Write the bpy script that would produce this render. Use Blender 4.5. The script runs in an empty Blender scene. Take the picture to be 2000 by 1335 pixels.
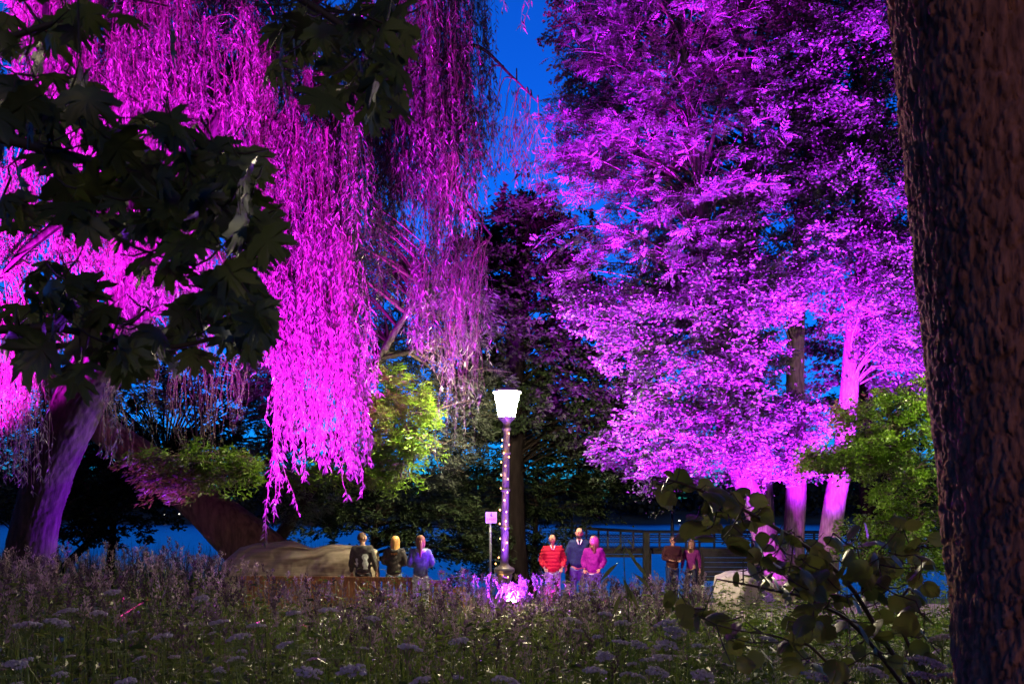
import bpy, math, random
import numpy as np
from mathutils import Vector, Matrix

random.seed(5)
rng = np.random.default_rng(11)
scene = bpy.context.scene
COL = scene.collection
R = math.radians

# ------------------------------------------------------------------ camera, sky, warm fill lamp, exposure
F, CAMH, HY = 28 / 36 * 2000, 1.6, 1008.0          # focal length and horizon in photo pixels (2000 wide)
cam_d = bpy.data.cameras.new('camera')
cam = bpy.data.objects.new('camera', cam_d)
COL.objects.link(cam)
cam.location = (0, 0, CAMH)
cam.rotation_euler = (R(90), 0, 0)
cam_d.lens, cam_d.sensor_width = 28, 36
cam_d.shift_y = (HY - 667.5) / 2000
cam_d.clip_start, cam_d.clip_end = 0.05, 2000
cam_d.dof.use_dof = True
cam_d.dof.focus_distance = 16
cam_d.dof.aperture_fstop = 6.3
scene.camera = cam

world = bpy.data.worlds.new('World')
scene.world = world
world.use_nodes = True
wn, wl = world.node_tree.nodes, world.node_tree.links
bg = wn['Background']
sky = wn.new('ShaderNodeTexSky')
sky.sky_type = 'NISHITA'
sky.sun_disc = False
sky.sun_elevation = R(-2.6)          # after sunset, glow beyond the lake
sky.sun_rotation = R(0)
sky.air_density, sky.dust_density, sky.ozone_density = 1.0, 0.3, 6.0
tint = wn.new('ShaderNodeMix')
tint.data_type, tint.blend_type = 'RGBA', 'MULTIPLY'
tint.inputs[0].default_value = 1.0
tint.inputs[7].default_value = (1.5, 34.0, 34.0, 1)      # long exposure at a tungsten white balance
wl.new(sky.outputs[0], tint.inputs[6])
wl.new(tint.outputs[2], bg.inputs[0])
bg.inputs[1].default_value = 0.15

warm_fill_d = bpy.data.lights.new('warm_fill', 'SUN')
warm_fill = bpy.data.objects.new('warm_fill', warm_fill_d)
COL.objects.link(warm_fill)
warm_fill_d.energy = 0.23  # weak fill added from behind the viewer; the sky's own sun has set
warm_fill_d.angle = R(25)
warm_fill_d.color = (1.0, 0.66, 0.36)
warm_fill.rotation_euler = (R(77), 0, R(6))

scene.view_settings.view_transform = 'Standard'
scene.view_settings.look = 'None'
scene.view_settings.exposure = 0.0
scene.view_settings.gamma = 1.0
cy = scene.cycles
cy.use_denoising = True
try:
    cy.denoiser = 'OPENIMAGEDENOISE'
    cy.denoising_prefilter = 'ACCURATE'
except Exception:
    pass
cy.max_bounces, cy.diffuse_bounces, cy.glossy_bounces, cy.transmission_bounces = 5, 2, 2, 4
cy.transparent_max_bounces = 6
cy.sample_clamp_indirect = 4
cy.sample_clamp_direct = 0
cy.use_light_tree = True
cy.caustics_reflective = cy.caustics_refractive = False


# ------------------------------------------------------------------ helpers
def P(x, y, d):
    return np.array([(x - 1000) * d / F, d, CAMH + (HY - y) * d / F])


def gz(x, y):
    y = np.asarray(y, float)
    z = -0.03 * np.minimum(y, 22) - 0.15 * np.clip(y - 22, 0, 12)
    return z + 0.02 * np.sin(np.asarray(x) * 1.3 + y * 0.7)


def nz(v):
    return v / np.maximum(np.linalg.norm(v, axis=-1, keepdims=True), 1e-9)


def h2(i, j, s):
    n = np.sin(i * 127.1 + j * 311.7 + s * 74.7) * 43758.5453
    return n - np.floor(n)


def vnoise(u, v, s=0):
    iu, iv = np.floor(u), np.floor(v)
    fu, fv = u - iu, v - iv
    fu, fv = fu * fu * (3 - 2 * fu), fv * fv * (3 - 2 * fv)
    a, b, c, d = h2(iu, iv, s), h2(iu + 1, iv, s), h2(iu, iv + 1, s), h2(iu + 1, iv + 1, s)
    return (a * (1 - fu) + b * fu) * (1 - fv) + (c * (1 - fu) + d * fu) * fv


def fbm(u, v, s=0, o=4):
    t, a = 0, 0.5
    for k in range(o):
        t = t + a * vnoise(u * 2 ** k, v * 2 ** k, s + k)
        a *= 0.5
    return t


def worley(u, v, s, per):
    """distances to the nearest and second cell point and a random value of the nearest cell"""
    iu, iv = np.floor(u), np.floor(v)
    f1 = np.full(u.shape, 9.0)
    f2 = np.full(u.shape, 9.0)
    cid = np.zeros(u.shape)
    for a in (-1, 0, 1):
        for b in (-1, 0, 1):
            cu, cv = iu + a, iv + b
            hu = np.mod(cu, per)
            d = np.hypot(u - cu - h2(hu, cv, s), v - cv - h2(hu, cv, s + 5))
            f2 = np.minimum(f2, np.maximum(f1, d))
            cid = np.where(d < f1, h2(hu, cv, s + 9), cid)
            f1 = np.minimum(f1, d)
    return f1, f2, cid


class MB:
    """collects vertices, quads and triangles; build() links them as one mesh object"""
    def __init__(s):
        s.v, s.q, s.t, s.r, s.n = [], [], [], [], 0

    def add(s, v, quads=None, tris=None, rnd=None):
        v = np.asarray(v, float).reshape(-1, 3)
        if quads is not None and len(quads):
            s.q.append(np.asarray(quads, np.int64) + s.n)
        if tris is not None and len(tris):
            s.t.append(np.asarray(tris, np.int64) + s.n)
        s.v.append(v)
        s.r.append(np.full(len(v), 0.5) if rnd is None else np.broadcast_to(np.asarray(rnd, float), (len(v),)))
        s.n += len(v)
        return s

    def mesh(s, name, mat=None, smooth=True):
        me = bpy.data.meshes.new(name)
        v = np.concatenate(s.v)
        q = np.concatenate(s.q) if s.q else np.zeros((0, 4), np.int64)
        t = np.concatenate(s.t) if s.t else np.zeros((0, 3), np.int64)
        me.vertices.add(len(v))
        me.vertices.foreach_set('co', v.ravel())
        loops = np.concatenate([q.ravel(), t.ravel()]).astype(np.int32)
        me.loops.add(len(loops))
        me.loops.foreach_set('vertex_index', loops)
        me.polygons.add(len(q) + len(t))
        st = np.concatenate([np.arange(len(q)) * 4, len(q) * 4 + np.arange(len(t)) * 3]).astype(np.int32)
        me.polygons.foreach_set('loop_start', st)
        me.polygons.foreach_set('use_smooth', np.full(len(q) + len(t), smooth))
        me.update(calc_edges=True)
        a = me.attributes.new('rnd', 'FLOAT', 'POINT')
        a.data.foreach_set('value', np.concatenate(s.r).astype(np.float32))
        if mat:
            me.materials.append(mat)
        return me

    def build(s, name, mat=None, parent=None, smooth=True):
        return link(name, s.mesh(name, mat, smooth), parent)


def link(name, me, parent=None, loc=None, rot=None):
    o = bpy.data.objects.new(name, me)
    COL.objects.link(o)
    if parent is not None:
        o.parent = parent
        if me is not None and loc is None:
            o.matrix_parent_inverse = Matrix.Translation(parent.location).inverted() if parent.rotation_euler.z == 0 else parent.matrix_basis.inverted()
    if loc is not None:
        o.location = loc
    if rot is not None:
        o.rotation_euler = rot
    return o


def tag(o, label, cat, group=None, kind=None):
    o['label'], o['category'] = label, cat
    if group:
        o['group'] = group
    if kind:
        o['kind'] = kind
    return o


def thing(name, label, cat, loc=(0, 0, 0), rz=0, group=None):
    o = bpy.data.objects.new(name, None)
    COL.objects.link(o)
    o.location = [float(c) for c in loc]
    o.rotation_euler = (0, 0, rz)
    o.empty_display_size = 0.2
    return tag(o, label, cat, group)


def struct(o, label=None, cat=None):
    o['kind'] = 'structure'
    if label:
        o['label'], o['category'] = label, cat
    return o


BOXQ = np.array([[0, 1, 3, 2], [4, 6, 7, 5], [0, 4, 5, 1], [2, 3, 7, 6], [0, 2, 6, 4], [1, 5, 7, 3]])


def box(mb, c, s, rot=None, bev=0.0):
    g = np.array([[x, y, z] for x in (-.5, .5) for y in (-.5, .5) for z in (-.5, .5)]) * np.asarray(s, float)
    if rot is not None:
        g = g @ np.array(rot.to_3x3()).T
    mb.add(g + np.asarray(c, float), quads=BOXQ)
    return mb


def tube(mb, path, rad, seg=6, cap=True, rnd=None):
    p = np.asarray(path, float)
    n = len(p)
    r = np.broadcast_to(np.asarray(rad, float), (n,))
    t = nz(np.gradient(p, axis=0))
    ref = np.array([0, 0, 1.0]) if abs(t[0][2]) < 0.9 else np.array([1.0, 0, 0])
    a = nz(np.cross(t, ref))
    b = np.cross(t, a)
    ang = np.arange(seg) / seg * 2 * math.pi
    ring = p[:, None] + r[:, None, None] * (np.cos(ang)[None, :, None] * a[:, None] + np.sin(ang)[None, :, None] * b[:, None])
    i = np.arange(n - 1)[:, None] * seg
    j = np.arange(seg)[None]
    q = np.stack([i + j, i + (j + 1) % seg, i + seg + (j + 1) % seg, i + seg + j], -1).reshape(-1, 4)
    v = ring.reshape(-1, 3)
    tr = None
    if cap:
        v = np.vstack([v, p[0], p[-1]])
        k = np.arange(seg)
        tr = np.vstack([np.stack([np.full(seg, n * seg), (k + 1) % seg, k], -1),
                        np.stack([np.full(seg, n * seg + 1), (n - 1) * seg + k, (n - 1) * seg + (k + 1) % seg], -1)])
    mb.add(v, quads=q, tris=tr, rnd=rnd)
    return mb


def lathe(mb, prof, c=(0, 0, 0), seg=20, rot0=0.0):
    pr = np.asarray(prof, float)
    ang = np.arange(seg) / seg * 2 * math.pi + rot0
    v = np.stack([pr[:, 0][:, None] * np.cos(ang), pr[:, 0][:, None] * np.sin(ang), np.repeat(pr[:, 1][:, None], seg, 1)], -1)
    n = len(pr)
    i = np.arange(n - 1)[:, None] * seg
    j = np.arange(seg)[None]
    q = np.stack([i + j, i + (j + 1) % seg, i + seg + (j + 1) % seg, i + seg + j], -1).reshape(-1, 4)
    mb.add(v.reshape(-1, 3) + np.asarray(c), quads=q)
    return mb


def spline(pts, n):
    """Catmull-Rom through pts, n samples"""
    p = np.asarray(pts, float)
    p = np.vstack([2 * p[0] - p[1], p, 2 * p[-1] - p[-2]])
    u = np.linspace(0, len(p) - 3 - 1e-6, n)
    i = u.astype(int)
    t = (u - i)[:, None]
    a, b, c, d = p[i], p[i + 1], p[i + 2], p[i + 3]
    return 0.5 * (2 * b + (c - a) * t + (2 * a - 5 * b + 4 * c - d) * t ** 2 + (3 * b - a - 3 * c + d) * t ** 3)


def leaves(mb, base, d, nrm, L, W, rnd=None, fold=0.25, mid=0.42, droop=0.0):
    """diamond leaves folded along the midrib: one quad each"""
    n = len(base)
    d = nz(d)
    side = nz(np.cross(d, nrm))
    up = np.cross(side, d)
    L = np.broadcast_to(L, (n,))[:, None]
    W = np.broadcast_to(W, (n,))[:, None]
    m = base + d * L * mid
    tip = base + d * L
    if droop:
        tip = tip - np.array([0, 0, 1.0]) * L * droop
    v = np.stack([base, m - side * W * .5 + up * W * fold, tip, m + side * W * .5 + up * W * fold], 1)
    q = np.arange(n * 4).reshape(n, 4)
    rr = rng.random(n) if rnd is None else rnd
    mb.add(v.reshape(-1, 3), quads=q, rnd=np.repeat(rr, 4))
    return mb


def rdir(n):
    return nz(rng.normal(size=(n, 3)))


# ------------------------------------------------------------------ materials
MATS = {}


def new_mat(name):
    m = bpy.data.materials.new(name)
    m.use_nodes = True
    nt = m.node_tree
    return m, nt.nodes, nt.links, nt.nodes['Principled BSDF']


def plain(name, col, rough=0.6, metal=0.0, noise=0.25, scale=8.0, bump=0.0, spec=0.5, coord='Object', stretch=(1, 1, 1)):
    if name in MATS:
        return MATS[name]
    m, n, l, b = new_mat(name)
    b.inputs['Roughness'].default_value = rough
    b.inputs['Metallic'].default_value = metal
    b.inputs['Specular IOR Level'].default_value = spec
    tc = n.new('ShaderNodeTexCoord')
    mp = n.new('ShaderNodeMapping')
    mp.inputs['Scale'].default_value = stretch
    nt = n.new('ShaderNodeTexNoise')
    nt.inputs['Scale'].default_value = scale
    nt.inputs['Detail'].default_value = 5
    rp = n.new('ShaderNodeValToRGB')
    lo = [max(0, c * (1 - noise)) for c in col]
    hi = [min(1, c * (1 + noise)) for c in col]
    rp.color_ramp.elements[0].position, rp.color_ramp.elements[1].position = 0.3, 0.7
    rp.color_ramp.elements[0].color = (*lo, 1)
    rp.color_ramp.elements[1].color = (*hi, 1)
    l.new(tc.outputs[coord], mp.inputs[0])
    l.new(mp.outputs[0], nt.inputs[0])
    l.new(nt.outputs[0], rp.inputs[0])
    l.new(rp.outputs[0], b.inputs['Base Color'])
    if bump:
        bp = n.new('ShaderNodeBump')
        bp.inputs['Strength'].default_value = bump
        bp.inputs['Distance'].default_value = 0.02
        l.new(nt.outputs[0], bp.inputs['Height'])
        l.new(bp.outputs[0], b.inputs['Normal'])
    MATS[name] = m
    return m


def leafmat(name, c0, c1, trans=0.3, rough=0.45, tcol=None, spec=0.5):
    m, n, l, b = new_mat(name)
    at = n.new('ShaderNodeAttribute')
    at.attribute_name = 'rnd'
    mx = n.new('ShaderNodeMix')
    mx.data_type = 'RGBA'
    mx.inputs[6].default_value = (*c0, 1)
    mx.inputs[7].default_value = (*c1, 1)
    l.new(at.outputs['Fac'], mx.inputs[0])
    l.new(mx.outputs[2], b.inputs['Base Color'])
    b.inputs['Roughness'].default_value = rough
    b.inputs['Specular IOR Level'].default_value = spec
    tr = n.new('ShaderNodeBsdfTranslucent')
    if tcol:
        tr.inputs[0].default_value = (*tcol, 1)
    else:
        l.new(mx.outputs[2], tr.inputs[0])
    ms = n.new('ShaderNodeMixShader')
    ms.inputs[0].default_value = trans
    l.new(b.outputs[0], ms.inputs[1])
    l.new(tr.outputs[0], ms.inputs[2])
    l.new(ms.outputs[0], n['Material Output'].inputs[0])
    return m


def emit(name, col, s, sample=True):
    m, n, l, b = new_mat(name)
    b.inputs['Base Color'].default_value = (*[min(1, c) for c in col], 1)
    b.inputs['Emission Color'].default_value = (*col, 1)
    b.inputs['Emission Strength'].default_value = s
    if not sample:
        m.cycles.emission_sampling = 'NONE'
    return m


def barkmat(name, c, scale=14, bump=0.6):
    return plain(name, c, rough=0.85, noise=0.5, scale=scale, bump=bump, spec=0.25, stretch=(1, 1, 0.22))


M_willow = leafmat('willow_leaf', (0.028, 0.05, 0.026), (0.13, 0.16, 0.105), 0.25, 0.36)
M_wstem = plain('willow_stem', (0.13, 0.08, 0.07), 0.6)
M_green = leafmat('fresh_leaf', (0.08, 0.18, 0.010), (0.16, 0.30, 0.022), 0.4, 0.4)
M_willow_shaded = leafmat('shaded_willow_leaf', (0.022, 0.03, 0.02), (0.05, 0.06, 0.045), 0.25, 0.5, spec=.3)  # darker copy of the willow leaf, shade put into the colour
M_rowan = leafmat('rowan_leaf', (0.035, 0.06, 0.03), (0.12, 0.16, 0.10), 0.25, 0.42)
M_alder = leafmat('alder_leaf', (0.026, 0.05, 0.024), (0.12, 0.16, 0.10), 0.25, 0.35)
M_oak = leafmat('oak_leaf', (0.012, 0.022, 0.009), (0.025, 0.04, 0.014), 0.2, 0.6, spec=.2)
M_maple = leafmat('maple_leaf', (0.05, 0.075, 0.02), (0.085, 0.11, 0.03), 0.25, 0.45)
M_hazel = leafmat('hazel_leaf', (0.08, 0.11, 0.025), (0.17, 0.19, 0.04), 0.3, 0.38)
M_grass = leafmat('grass_blade', (0.022, 0.045, 0.008), (0.19, 0.27, 0.04), 0.35, 0.45)
M_seed = leafmat('seed_head', (0.055, 0.032, 0.042), (0.44, 0.34, 0.32), 0.35, 0.5)  # own purple-brown, with a tint of magenta light put into the colour
M_reed = leafmat('reed_blade', (0.03, 0.05, 0.02), (0.05, 0.08, 0.03), 0.25, 0.5)
M_wood_far = leafmat('far_foliage', (0.02, 0.035, 0.02), (0.04, 0.06, 0.03), 0.1, 0.8)
M_umbel = leafmat('umbel_white', (0.48, 0.42, 0.46), (0.70, 0.66, 0.68), 0.25, 0.6)
M_ustem = leafmat('umbel_stem', (0.16, 0.26, 0.04), (0.24, 0.34, 0.07), 0.3, 0.4)
M_bark_dark = barkmat('dark_bark', (0.46, 0.19, 0.12), 34, 0.9)
M_bark_willow = barkmat('willow_bark', (0.032, 0.024, 0.024), 12, 0.7)
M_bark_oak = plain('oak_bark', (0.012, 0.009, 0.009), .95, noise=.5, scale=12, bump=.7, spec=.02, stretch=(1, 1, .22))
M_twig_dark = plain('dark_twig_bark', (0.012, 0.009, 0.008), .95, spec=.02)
M_bark_alder = barkmat('alder_bark', (0.17, 0.13, 0.12), 18, 0.8)
M_twig = plain('twig_bark', (0.07, 0.05, 0.035), 0.7)
M_iron = plain('painted_iron', (0.16, 0.15, 0.17), 0.42, 0.2, 0.15, 20, 0.1)
M_black = plain('black_metal', (0.02, 0.02, 0.022), 0.5, 0.3)
M_timber = plain('timber', (0.30, 0.13, 0.05), 0.6, noise=0.5, scale=9, bump=0.3, stretch=(6, 6, 0.6))
M_timber_y = plain('yellow_timber', (0.42, 0.24, 0.03), 0.55, noise=0.35, scale=9, bump=0.2, stretch=(5, 5, 0.6))
M_pier = plain('pier_steel', (0.03, 0.03, 0.035), 0.6, 0.3)
M_pierwood = plain('pier_wood', (0.028, 0.025, 0.025), 0.7, noise=0.4, scale=6, bump=0.3)
M_lantern = emit('lantern_glass', (1.0, 0.86, 0.52), 1150)
M_bulb = emit('string_bulb', (1.0, 0.50, 0.13), 7, False)
M_flood_m = emit('magenta_lens', (1.0, 0.02, 0.8), 6, False)
M_flood_v = emit('violet_lens', (0.55, 0.12, 1.0), 160, False)

# ------------------------------------------------------------------ ground, path, water, far shore
xs = np.concatenate([np.linspace(-400, -30, 20), np.linspace(-28, 28, 113), np.linspace(30, 400, 20)])
ys = np.concatenate([np.linspace(-12, 34, 93), np.linspace(36, 290, 30)])
X, Y = np.meshgrid(xs, ys)
Z = gz(X, Y) + (fbm(X * 0.9, Y * 0.9, 3) - 0.5) * 0.08
nx = len(xs)
i = np.arange(len(ys) - 1)[:, None] * nx + np.arange(nx - 1)[None]
q = np.stack([i, i + 1, i + nx + 1, i + nx], -1).reshape(-1, 4)
g = MB().add(np.stack([X, Y, Z], -1).reshape(-1, 3), quads=q).build('ground', plain('soil_turf', (0.03, 0.035, 0.018), 0.95, noise=0.6, scale=3, bump=0.8))
struct(g)

# pale gravel path that runs along the shore behind the meadow
px_ = np.linspace(-30, 30, 121)
rows = []
for k, t in enumerate(np.linspace(0, 1, 9)):
    yy = 14.9 + 0.35 * np.sin(px_ * 0.3) + t * 4.4
    rows.append(np.stack([px_, yy, gz(px_, yy) + 0.045], -1))
v = np.array(rows)
i = np.arange(8)[:, None] * 121 + np.arange(120)[None]
q = np.stack([i, i + 1, i + 122, i + 121], -1).reshape(-1, 4)
struct(MB().add(v.reshape(-1, 3), quads=q).build('path', plain('gravel', (0.30, 0.25, 0.21), 0.95, noise=0.45, scale=40, bump=0.6)))

m, n, l, b = new_mat('lake_water')
b.inputs['Base Color'].default_value = (0.01, 0.03, 0.06, 1)
b.inputs['Roughness'].default_value = 0.32
b.inputs['IOR'].default_value = 1.33
b.inputs['Specular IOR Level'].default_value = 0.9
tc, mp, nt, bp = n.new('ShaderNodeTexCoord'), n.new('ShaderNodeMapping'), n.new('ShaderNodeTexNoise'), n.new('ShaderNodeBump')
mp.inputs['Scale'].default_value = (0.5, 1.6, 1)
nt.inputs['Scale'].default_value = 1.2
nt.inputs['Detail'].default_value = 3
bp.inputs['Strength'].default_value = 0.5
bp.inputs['Distance'].default_value = 0.2
l.new(tc.outputs['Object'], mp.inputs[0]); l.new(mp.outputs[0], nt.inputs[0]); l.new(nt.outputs[0], bp.inputs['Height']); l.new(bp.outputs[0], b.inputs['Normal'])
wtr = MB().add([[-400, 22.5, -1.1], [400, 22.5, -1.1], [400, 288, -1.1], [-400, 288, -1.1]], quads=[[0, 1, 2, 3]]).build('water', m)
struct(wtr)

# wooded far shore: a low bank and a belt of trees that reads as one mass
xs = np.linspace(-400, 400, 161)
prof = [(282, -1.6), (286, -0.4), (296, 1.2), (330, 6), (380, 10)]
v = np.array([np.stack([xs, np.full(161, y_) + 4 * np.sin(xs * 0.05), np.full(161, z_)], -1) for y_, z_ in prof])
i = np.arange(4)[:, None] * 161 + np.arange(160)[None]
q = np.stack([i, i + 1, i + 162, i + 161], -1).reshape(-1, 4)
struct(MB().add(v.reshape(-1, 3), quads=q).build('far_bank_terrain', plain('far_turf', (0.05, 0.08, 0.04), 0.95, noise=0.5, scale=0.1)))
mb = MB()
tx = np.concatenate([rng.uniform(-260, 260, 420)])
ty = rng.uniform(292, 345, 420)
th = (13 + 13 * fbm(tx * 0.03, ty * 0.01, 9)) * rng.uniform(0.75, 1.15, 420)
for x_, y_, h_ in zip(tx, ty, th):
    k = 90
    dd = rdir(k)
    c = np.array([x_, y_, 1 + h_ * 0.52]) + dd * np.array([h_ * 0.30, h_ * 0.30, h_ * 0.50]) * (rng.random((k, 1)) ** 0.4)
    leaves(mb, c, rdir(k), rdir(k), rng.uniform(1.6, 3.2, k), rng.uniform(1.2, 2.2, k))
tag(mb.build('far_wood', M_wood_far), 'dark wood on the far shore of the lake', 'wood', kind='stuff')
for k, (x_, y_) in enumerate([(1525, 1024), (1327, 1016), (322, 1004), (350, 1003)]):
    p = P(x_, y_, 281)
    o = thing('shore_lamp', ['tiny white lamp on the far shore between the pink trunks', 'tiny white lamp on the far shore right of the pier pole',
                             'left one of two tiny far shore lamps seen under the leaning trunk', 'right one of two tiny far shore lamps seen under the leaning trunk'][k], 'lamp', (p[0], p[1], -0.5))
    mb = MB(); tube(mb, [[p[0], p[1], -0.5], [p[0], p[1], p[2]]], 0.08); mb.build('pole', M_black, o)
    mb = MB(); lathe(mb, [(0, .25), (.2, .18), (.28, 0), (.2, -.18), (0, -.25)], p, 10); mb.build('bulb', emit('far_lamp%d' % k, (1, .95, .8), 6 if k < 2 else 2.0, False), o)


# ------------------------------------------------------------------ floodlights and street lamps, some of them assumed or added: fixtures with their lamps
CONES = []


def floodlight(label, loc, target, color, power, size, blend, lens, group='floodlights in the grass'):
    loc = np.array(loc, float)
    t = thing('floodlight', label, 'floodlight', loc, 0, group)
    d = Vector(np.asarray(target, float) - loc).normalized()
    rot = d.to_track_quat('Z', 'Y').to_matrix().to_4x4()
    R3 = np.array(rot.to_3x3())
    c = loc + np.array([0, 0, 0.16])
    mb = MB()
    lathe(mb, [(0.0, -0.12), (0.07, -0.12), (0.10, -0.06), (0.115, 0.0), (0.125, 0.05), (0.115, 0.055), (0.11, 0.02)], (0, 0, 0), 18)
    mb.v = [v @ R3.T + c for v in mb.v]
    mb.build('housing', M_black, t)
    mb = MB()
    lathe(mb, [(0.0, 0.026), (0.06, 0.024), (0.108, 0.018)], (0, 0, 0), 18)
    mb.v = [v @ R3.T + c for v in mb.v]
    mb.build('lens', lens, t)
    mb = MB()
    tube(mb, [c + R3[:, 0] * .13, c + R3[:, 0] * .13 - [0, 0, .13], c - [0, 0, .16], c - R3[:, 0] * .13 - [0, 0, .13], c - R3[:, 0] * .13], 0.012)
    mb.build('bracket', M_black, t)
    mb = MB(); tube(mb, [c - [0, 0, .15], c - [0, 0, .36]], [0.012, 0.004]); mb.build('ground_spike', M_black, t)
    ld = bpy.data.lights.new('flood_beam', 'SPOT')
    ld.color, ld.energy, ld.spot_size, ld.spot_blend, ld.shadow_soft_size = color, power, R(size), blend, 0.07
    lo = bpy.data.objects.new('flood_beam', ld)
    COL.objects.link(lo)
    lo.parent = t
    lo.location = Vector(c + np.array(d) * 0.09 - loc)
    lo.rotation_euler = d.to_track_quat('-Z', 'Y').to_euler()
    CONES.append((c, np.array(d), math.cos(R(size / 2 + 2)), power))
    return t


def on(x, y, dz=0.0):
    return np.array([x, y, float(gz(x, y)) + dz])


MAG, VIO = (0.86, 0.010, 1.0), (0.34, 0.03, 1.0)
ASSUMED_FLOODS = [(-4.4, 9.0), (-11.8, 11.2), (-2.8, 9.4), (1.6, 15.0), (6.8, 17.2), (-5.6, 15.6)]  # ground positions of floodlights assumed from the coloured light, none of them seen
floodlight('assumed magenta floodlight in the meadow below the bright willow curtain', on(*ASSUMED_FLOODS[0], -.02), (-3.5, 12.7, 6.5), MAG, 44000, 62, 0.6, M_flood_m)  # unseen, assumed from the magenta on the curtain
floodlight('assumed magenta floodlight under the left part of the willow crown', on(*ASSUMED_FLOODS[1], -.02), (-6.6, 14.8, 11.4), MAG, 210000, 48, 0.6, M_flood_m)  # unseen source assumed for the light in the left crown
floodlight('assumed violet floodlight aimed into the upper willow crown', on(*ASSUMED_FLOODS[2], -.02), (-3.0, 14.5, 8.6), (0.62, 0.01, 1.0), 44000, 78, 0.9, M_flood_v)  # assumed, not seen, to light the willow higher up
floodlight('assumed pink floodlight beside the boulder below the tall lit trees', on(*ASSUMED_FLOODS[3], -.02), (6.4, 20.6, 11.6), (0.46, 0.006, 1.0), 160000, 84, 0.9, M_flood_m)  # unseen, assumed as the main light on the right crowns
floodlight('assumed violet floodlight behind the leafy shrub below the tall lit trees', on(*ASSUMED_FLOODS[4], -.02), (8.9, 21.5, 10.5), (0.40, 0.01, 1.0), 130000, 84, 1.0, M_flood_v)  # second unseen source assumed for the violet on the right crowns
floodlight('bright violet floodlight glaring in the grass at the lamp post foot', P(1000, 1192, 15.2), (0.0, 14.55, 1.5), (0.30, 0.02, 1.0), 2600, 172, 0.3, M_flood_v)
floodlight('assumed violet floodlight aimed at the thick willow trunk on the left', on(*ASSUMED_FLOODS[5], .1), (-8.2, 14.6, 2.6), (0.30, 0.01, 1.0), 3200, 70, 0.8, M_flood_v)  # unseen, assumed from the violet edge of the trunk
floodlight('added low magenta floodlight aimed at the foot of the pink trunks', on(5.75, 18.7, 0), (7.3, 21.5, 1.6), (0.66, 0.01, 1.0), 1000, 60, 0.8, M_flood_m)  # added unseen to turn the lower trunks magenta
floodlight('small added pink floodlight beside the path facing the group of three', on(0.75, 14.6, .15), (1.4, 17.7, .8), (1.0, 0.02, 0.8), 620, 60, 0.8, M_flood_m)  # added unseen to throw pink light on the three people


def street_lamp(label, x, y, tilt=0.0, name='street_lamp', glass=None):
    z0 = float(gz(x, y))
    t = thing(name, label, 'street lamp', (x, y, z0), 0, 'iron street lamps')
    s = 16.5 / F
    L = lambda pr: np.array([(w * s / 2, (1198 - yy) * s) for yy, w in pr])
    def b(nm, pr, mat, seg=20):
        mb = MB(); lathe(mb, pr, (x, y, z0), seg)
        mb.v = [v + (v[:, 2:3] - z0) * np.array([[math.tan(tilt), 0, 0]]) for v in mb.v]
        return mb.build(nm, mat, t)
    b('pedestal', L([(1200, 40), (1186, 40), (1184, 33), (1176, 33), (1172, 27), (1124, 26), (1120, 30), (1112, 31), (1110, 26)]), M_iron)
    b('collar', L([(1110, 30), (1107, 39), (1103, 41), (1099, 38), (1096, 25), (1093, 18), (1088, 15)]), M_iron)
    b('shaft', L([(1092, 15.5), (1020, 14.8), (947, 14), (875, 13.4), (828, 12.8)]), M_iron)
    for yy, w in ((1020, 14.8), (947, 14), (875, 13.4)):
        b('ring', L([(yy + 3, w), (yy + 2, w + 4), (yy - 1, w + 4), (yy - 2, w)]), M_iron)
    b('capital', L([(832, 13), (829, 18), (826, 18), (824, 14), (820, 13), (814, 18), (808, 31), (805, 34), (804, 30)]), M_iron)
    b('glass', L([(804.5, 29), (803, 31), (780, 40), (760, 49), (758.5, 49)]), glass or M_lantern, 24)
    b('roof', L([(757, 56), (755, 56), (752, 44), (748, 22), (746, 8), (742, 6), (740, 0.1)]), M_iron, 24)
    for k in range(4):
        a = k * math.pi / 2 + 0.6
        mb = MB()
        pr = L([(804, 32), (757, 52)])
        tube(mb, [[x + pr[j, 0] * math.cos(a) + pr[j, 1] * math.tan(tilt), y + pr[j, 0] * math.sin(a), z0 + pr[j, 1]] for j in (0, 1)], 0.013)
        mb.build('glazing_bar', M_iron, t)
    return t


LX, LY = P(983.5, 1198, 16.5)[0], 16.5
lamp = street_lamp('lit iron street lamp wound with small warm bulbs beside the sign', LX, LY, R(0.9))
street_lamp('assumed lit iron street lamp just outside the frame behind the big bark trunk', 8.75, 13.5, glass=emit('assumed_lantern_glass', (1.0, 0.86, 0.52), 450))  # unseen second lamp, assumed to light the green bush on the right

# string of warm bulbs wound round the post
t = thing('string_lights', 'string of warm orange bulbs wound round the lamp post', 'string lights', (LX, LY - 0.3, float(gz(LX, LY))))
bul = [(994, 846), (981, 859), (994, 868), (980, 871), (984, 884), (994, 892), (979, 902), (987, 909), (979, 927), (992, 935), (978, 953), (991, 961), (985, 976), (976, 995),
       (989, 999), (977, 995), (988, 1017), (976, 1022), (987, 1032), (977, 1051), (990, 1059), (983, 1073), (974, 1088), (968, 1100), (979, 1116), (992, 1126), (970, 1143), (981, 1147)]
pts = []
for k, (x_, y_) in enumerate(bul):
    p = P(x_, y_, 16.36)
    pts.append(p)
    mb = MB()
    lathe(mb, [(0, .019), (.009, .014), (.0125, 0), (.009, -.014), (0, -.019)], p, 8)
    mb.build('bulb', M_bulb, t)
    pl = bpy.data.lights.new('bulb_glow', 'POINT') if k % 4 == 0 else None
    if pl:
        pl.color, pl.energy, pl.shadow_soft_size = (1, .5, .12), 3.0, 0.03
        po = bpy.data.objects.new('bulb_glow', pl); COL.objects.link(po); po.parent = t
        po.location = Vector(p - np.array([0, .05, 0])) - t.location
mb = MB()
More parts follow.
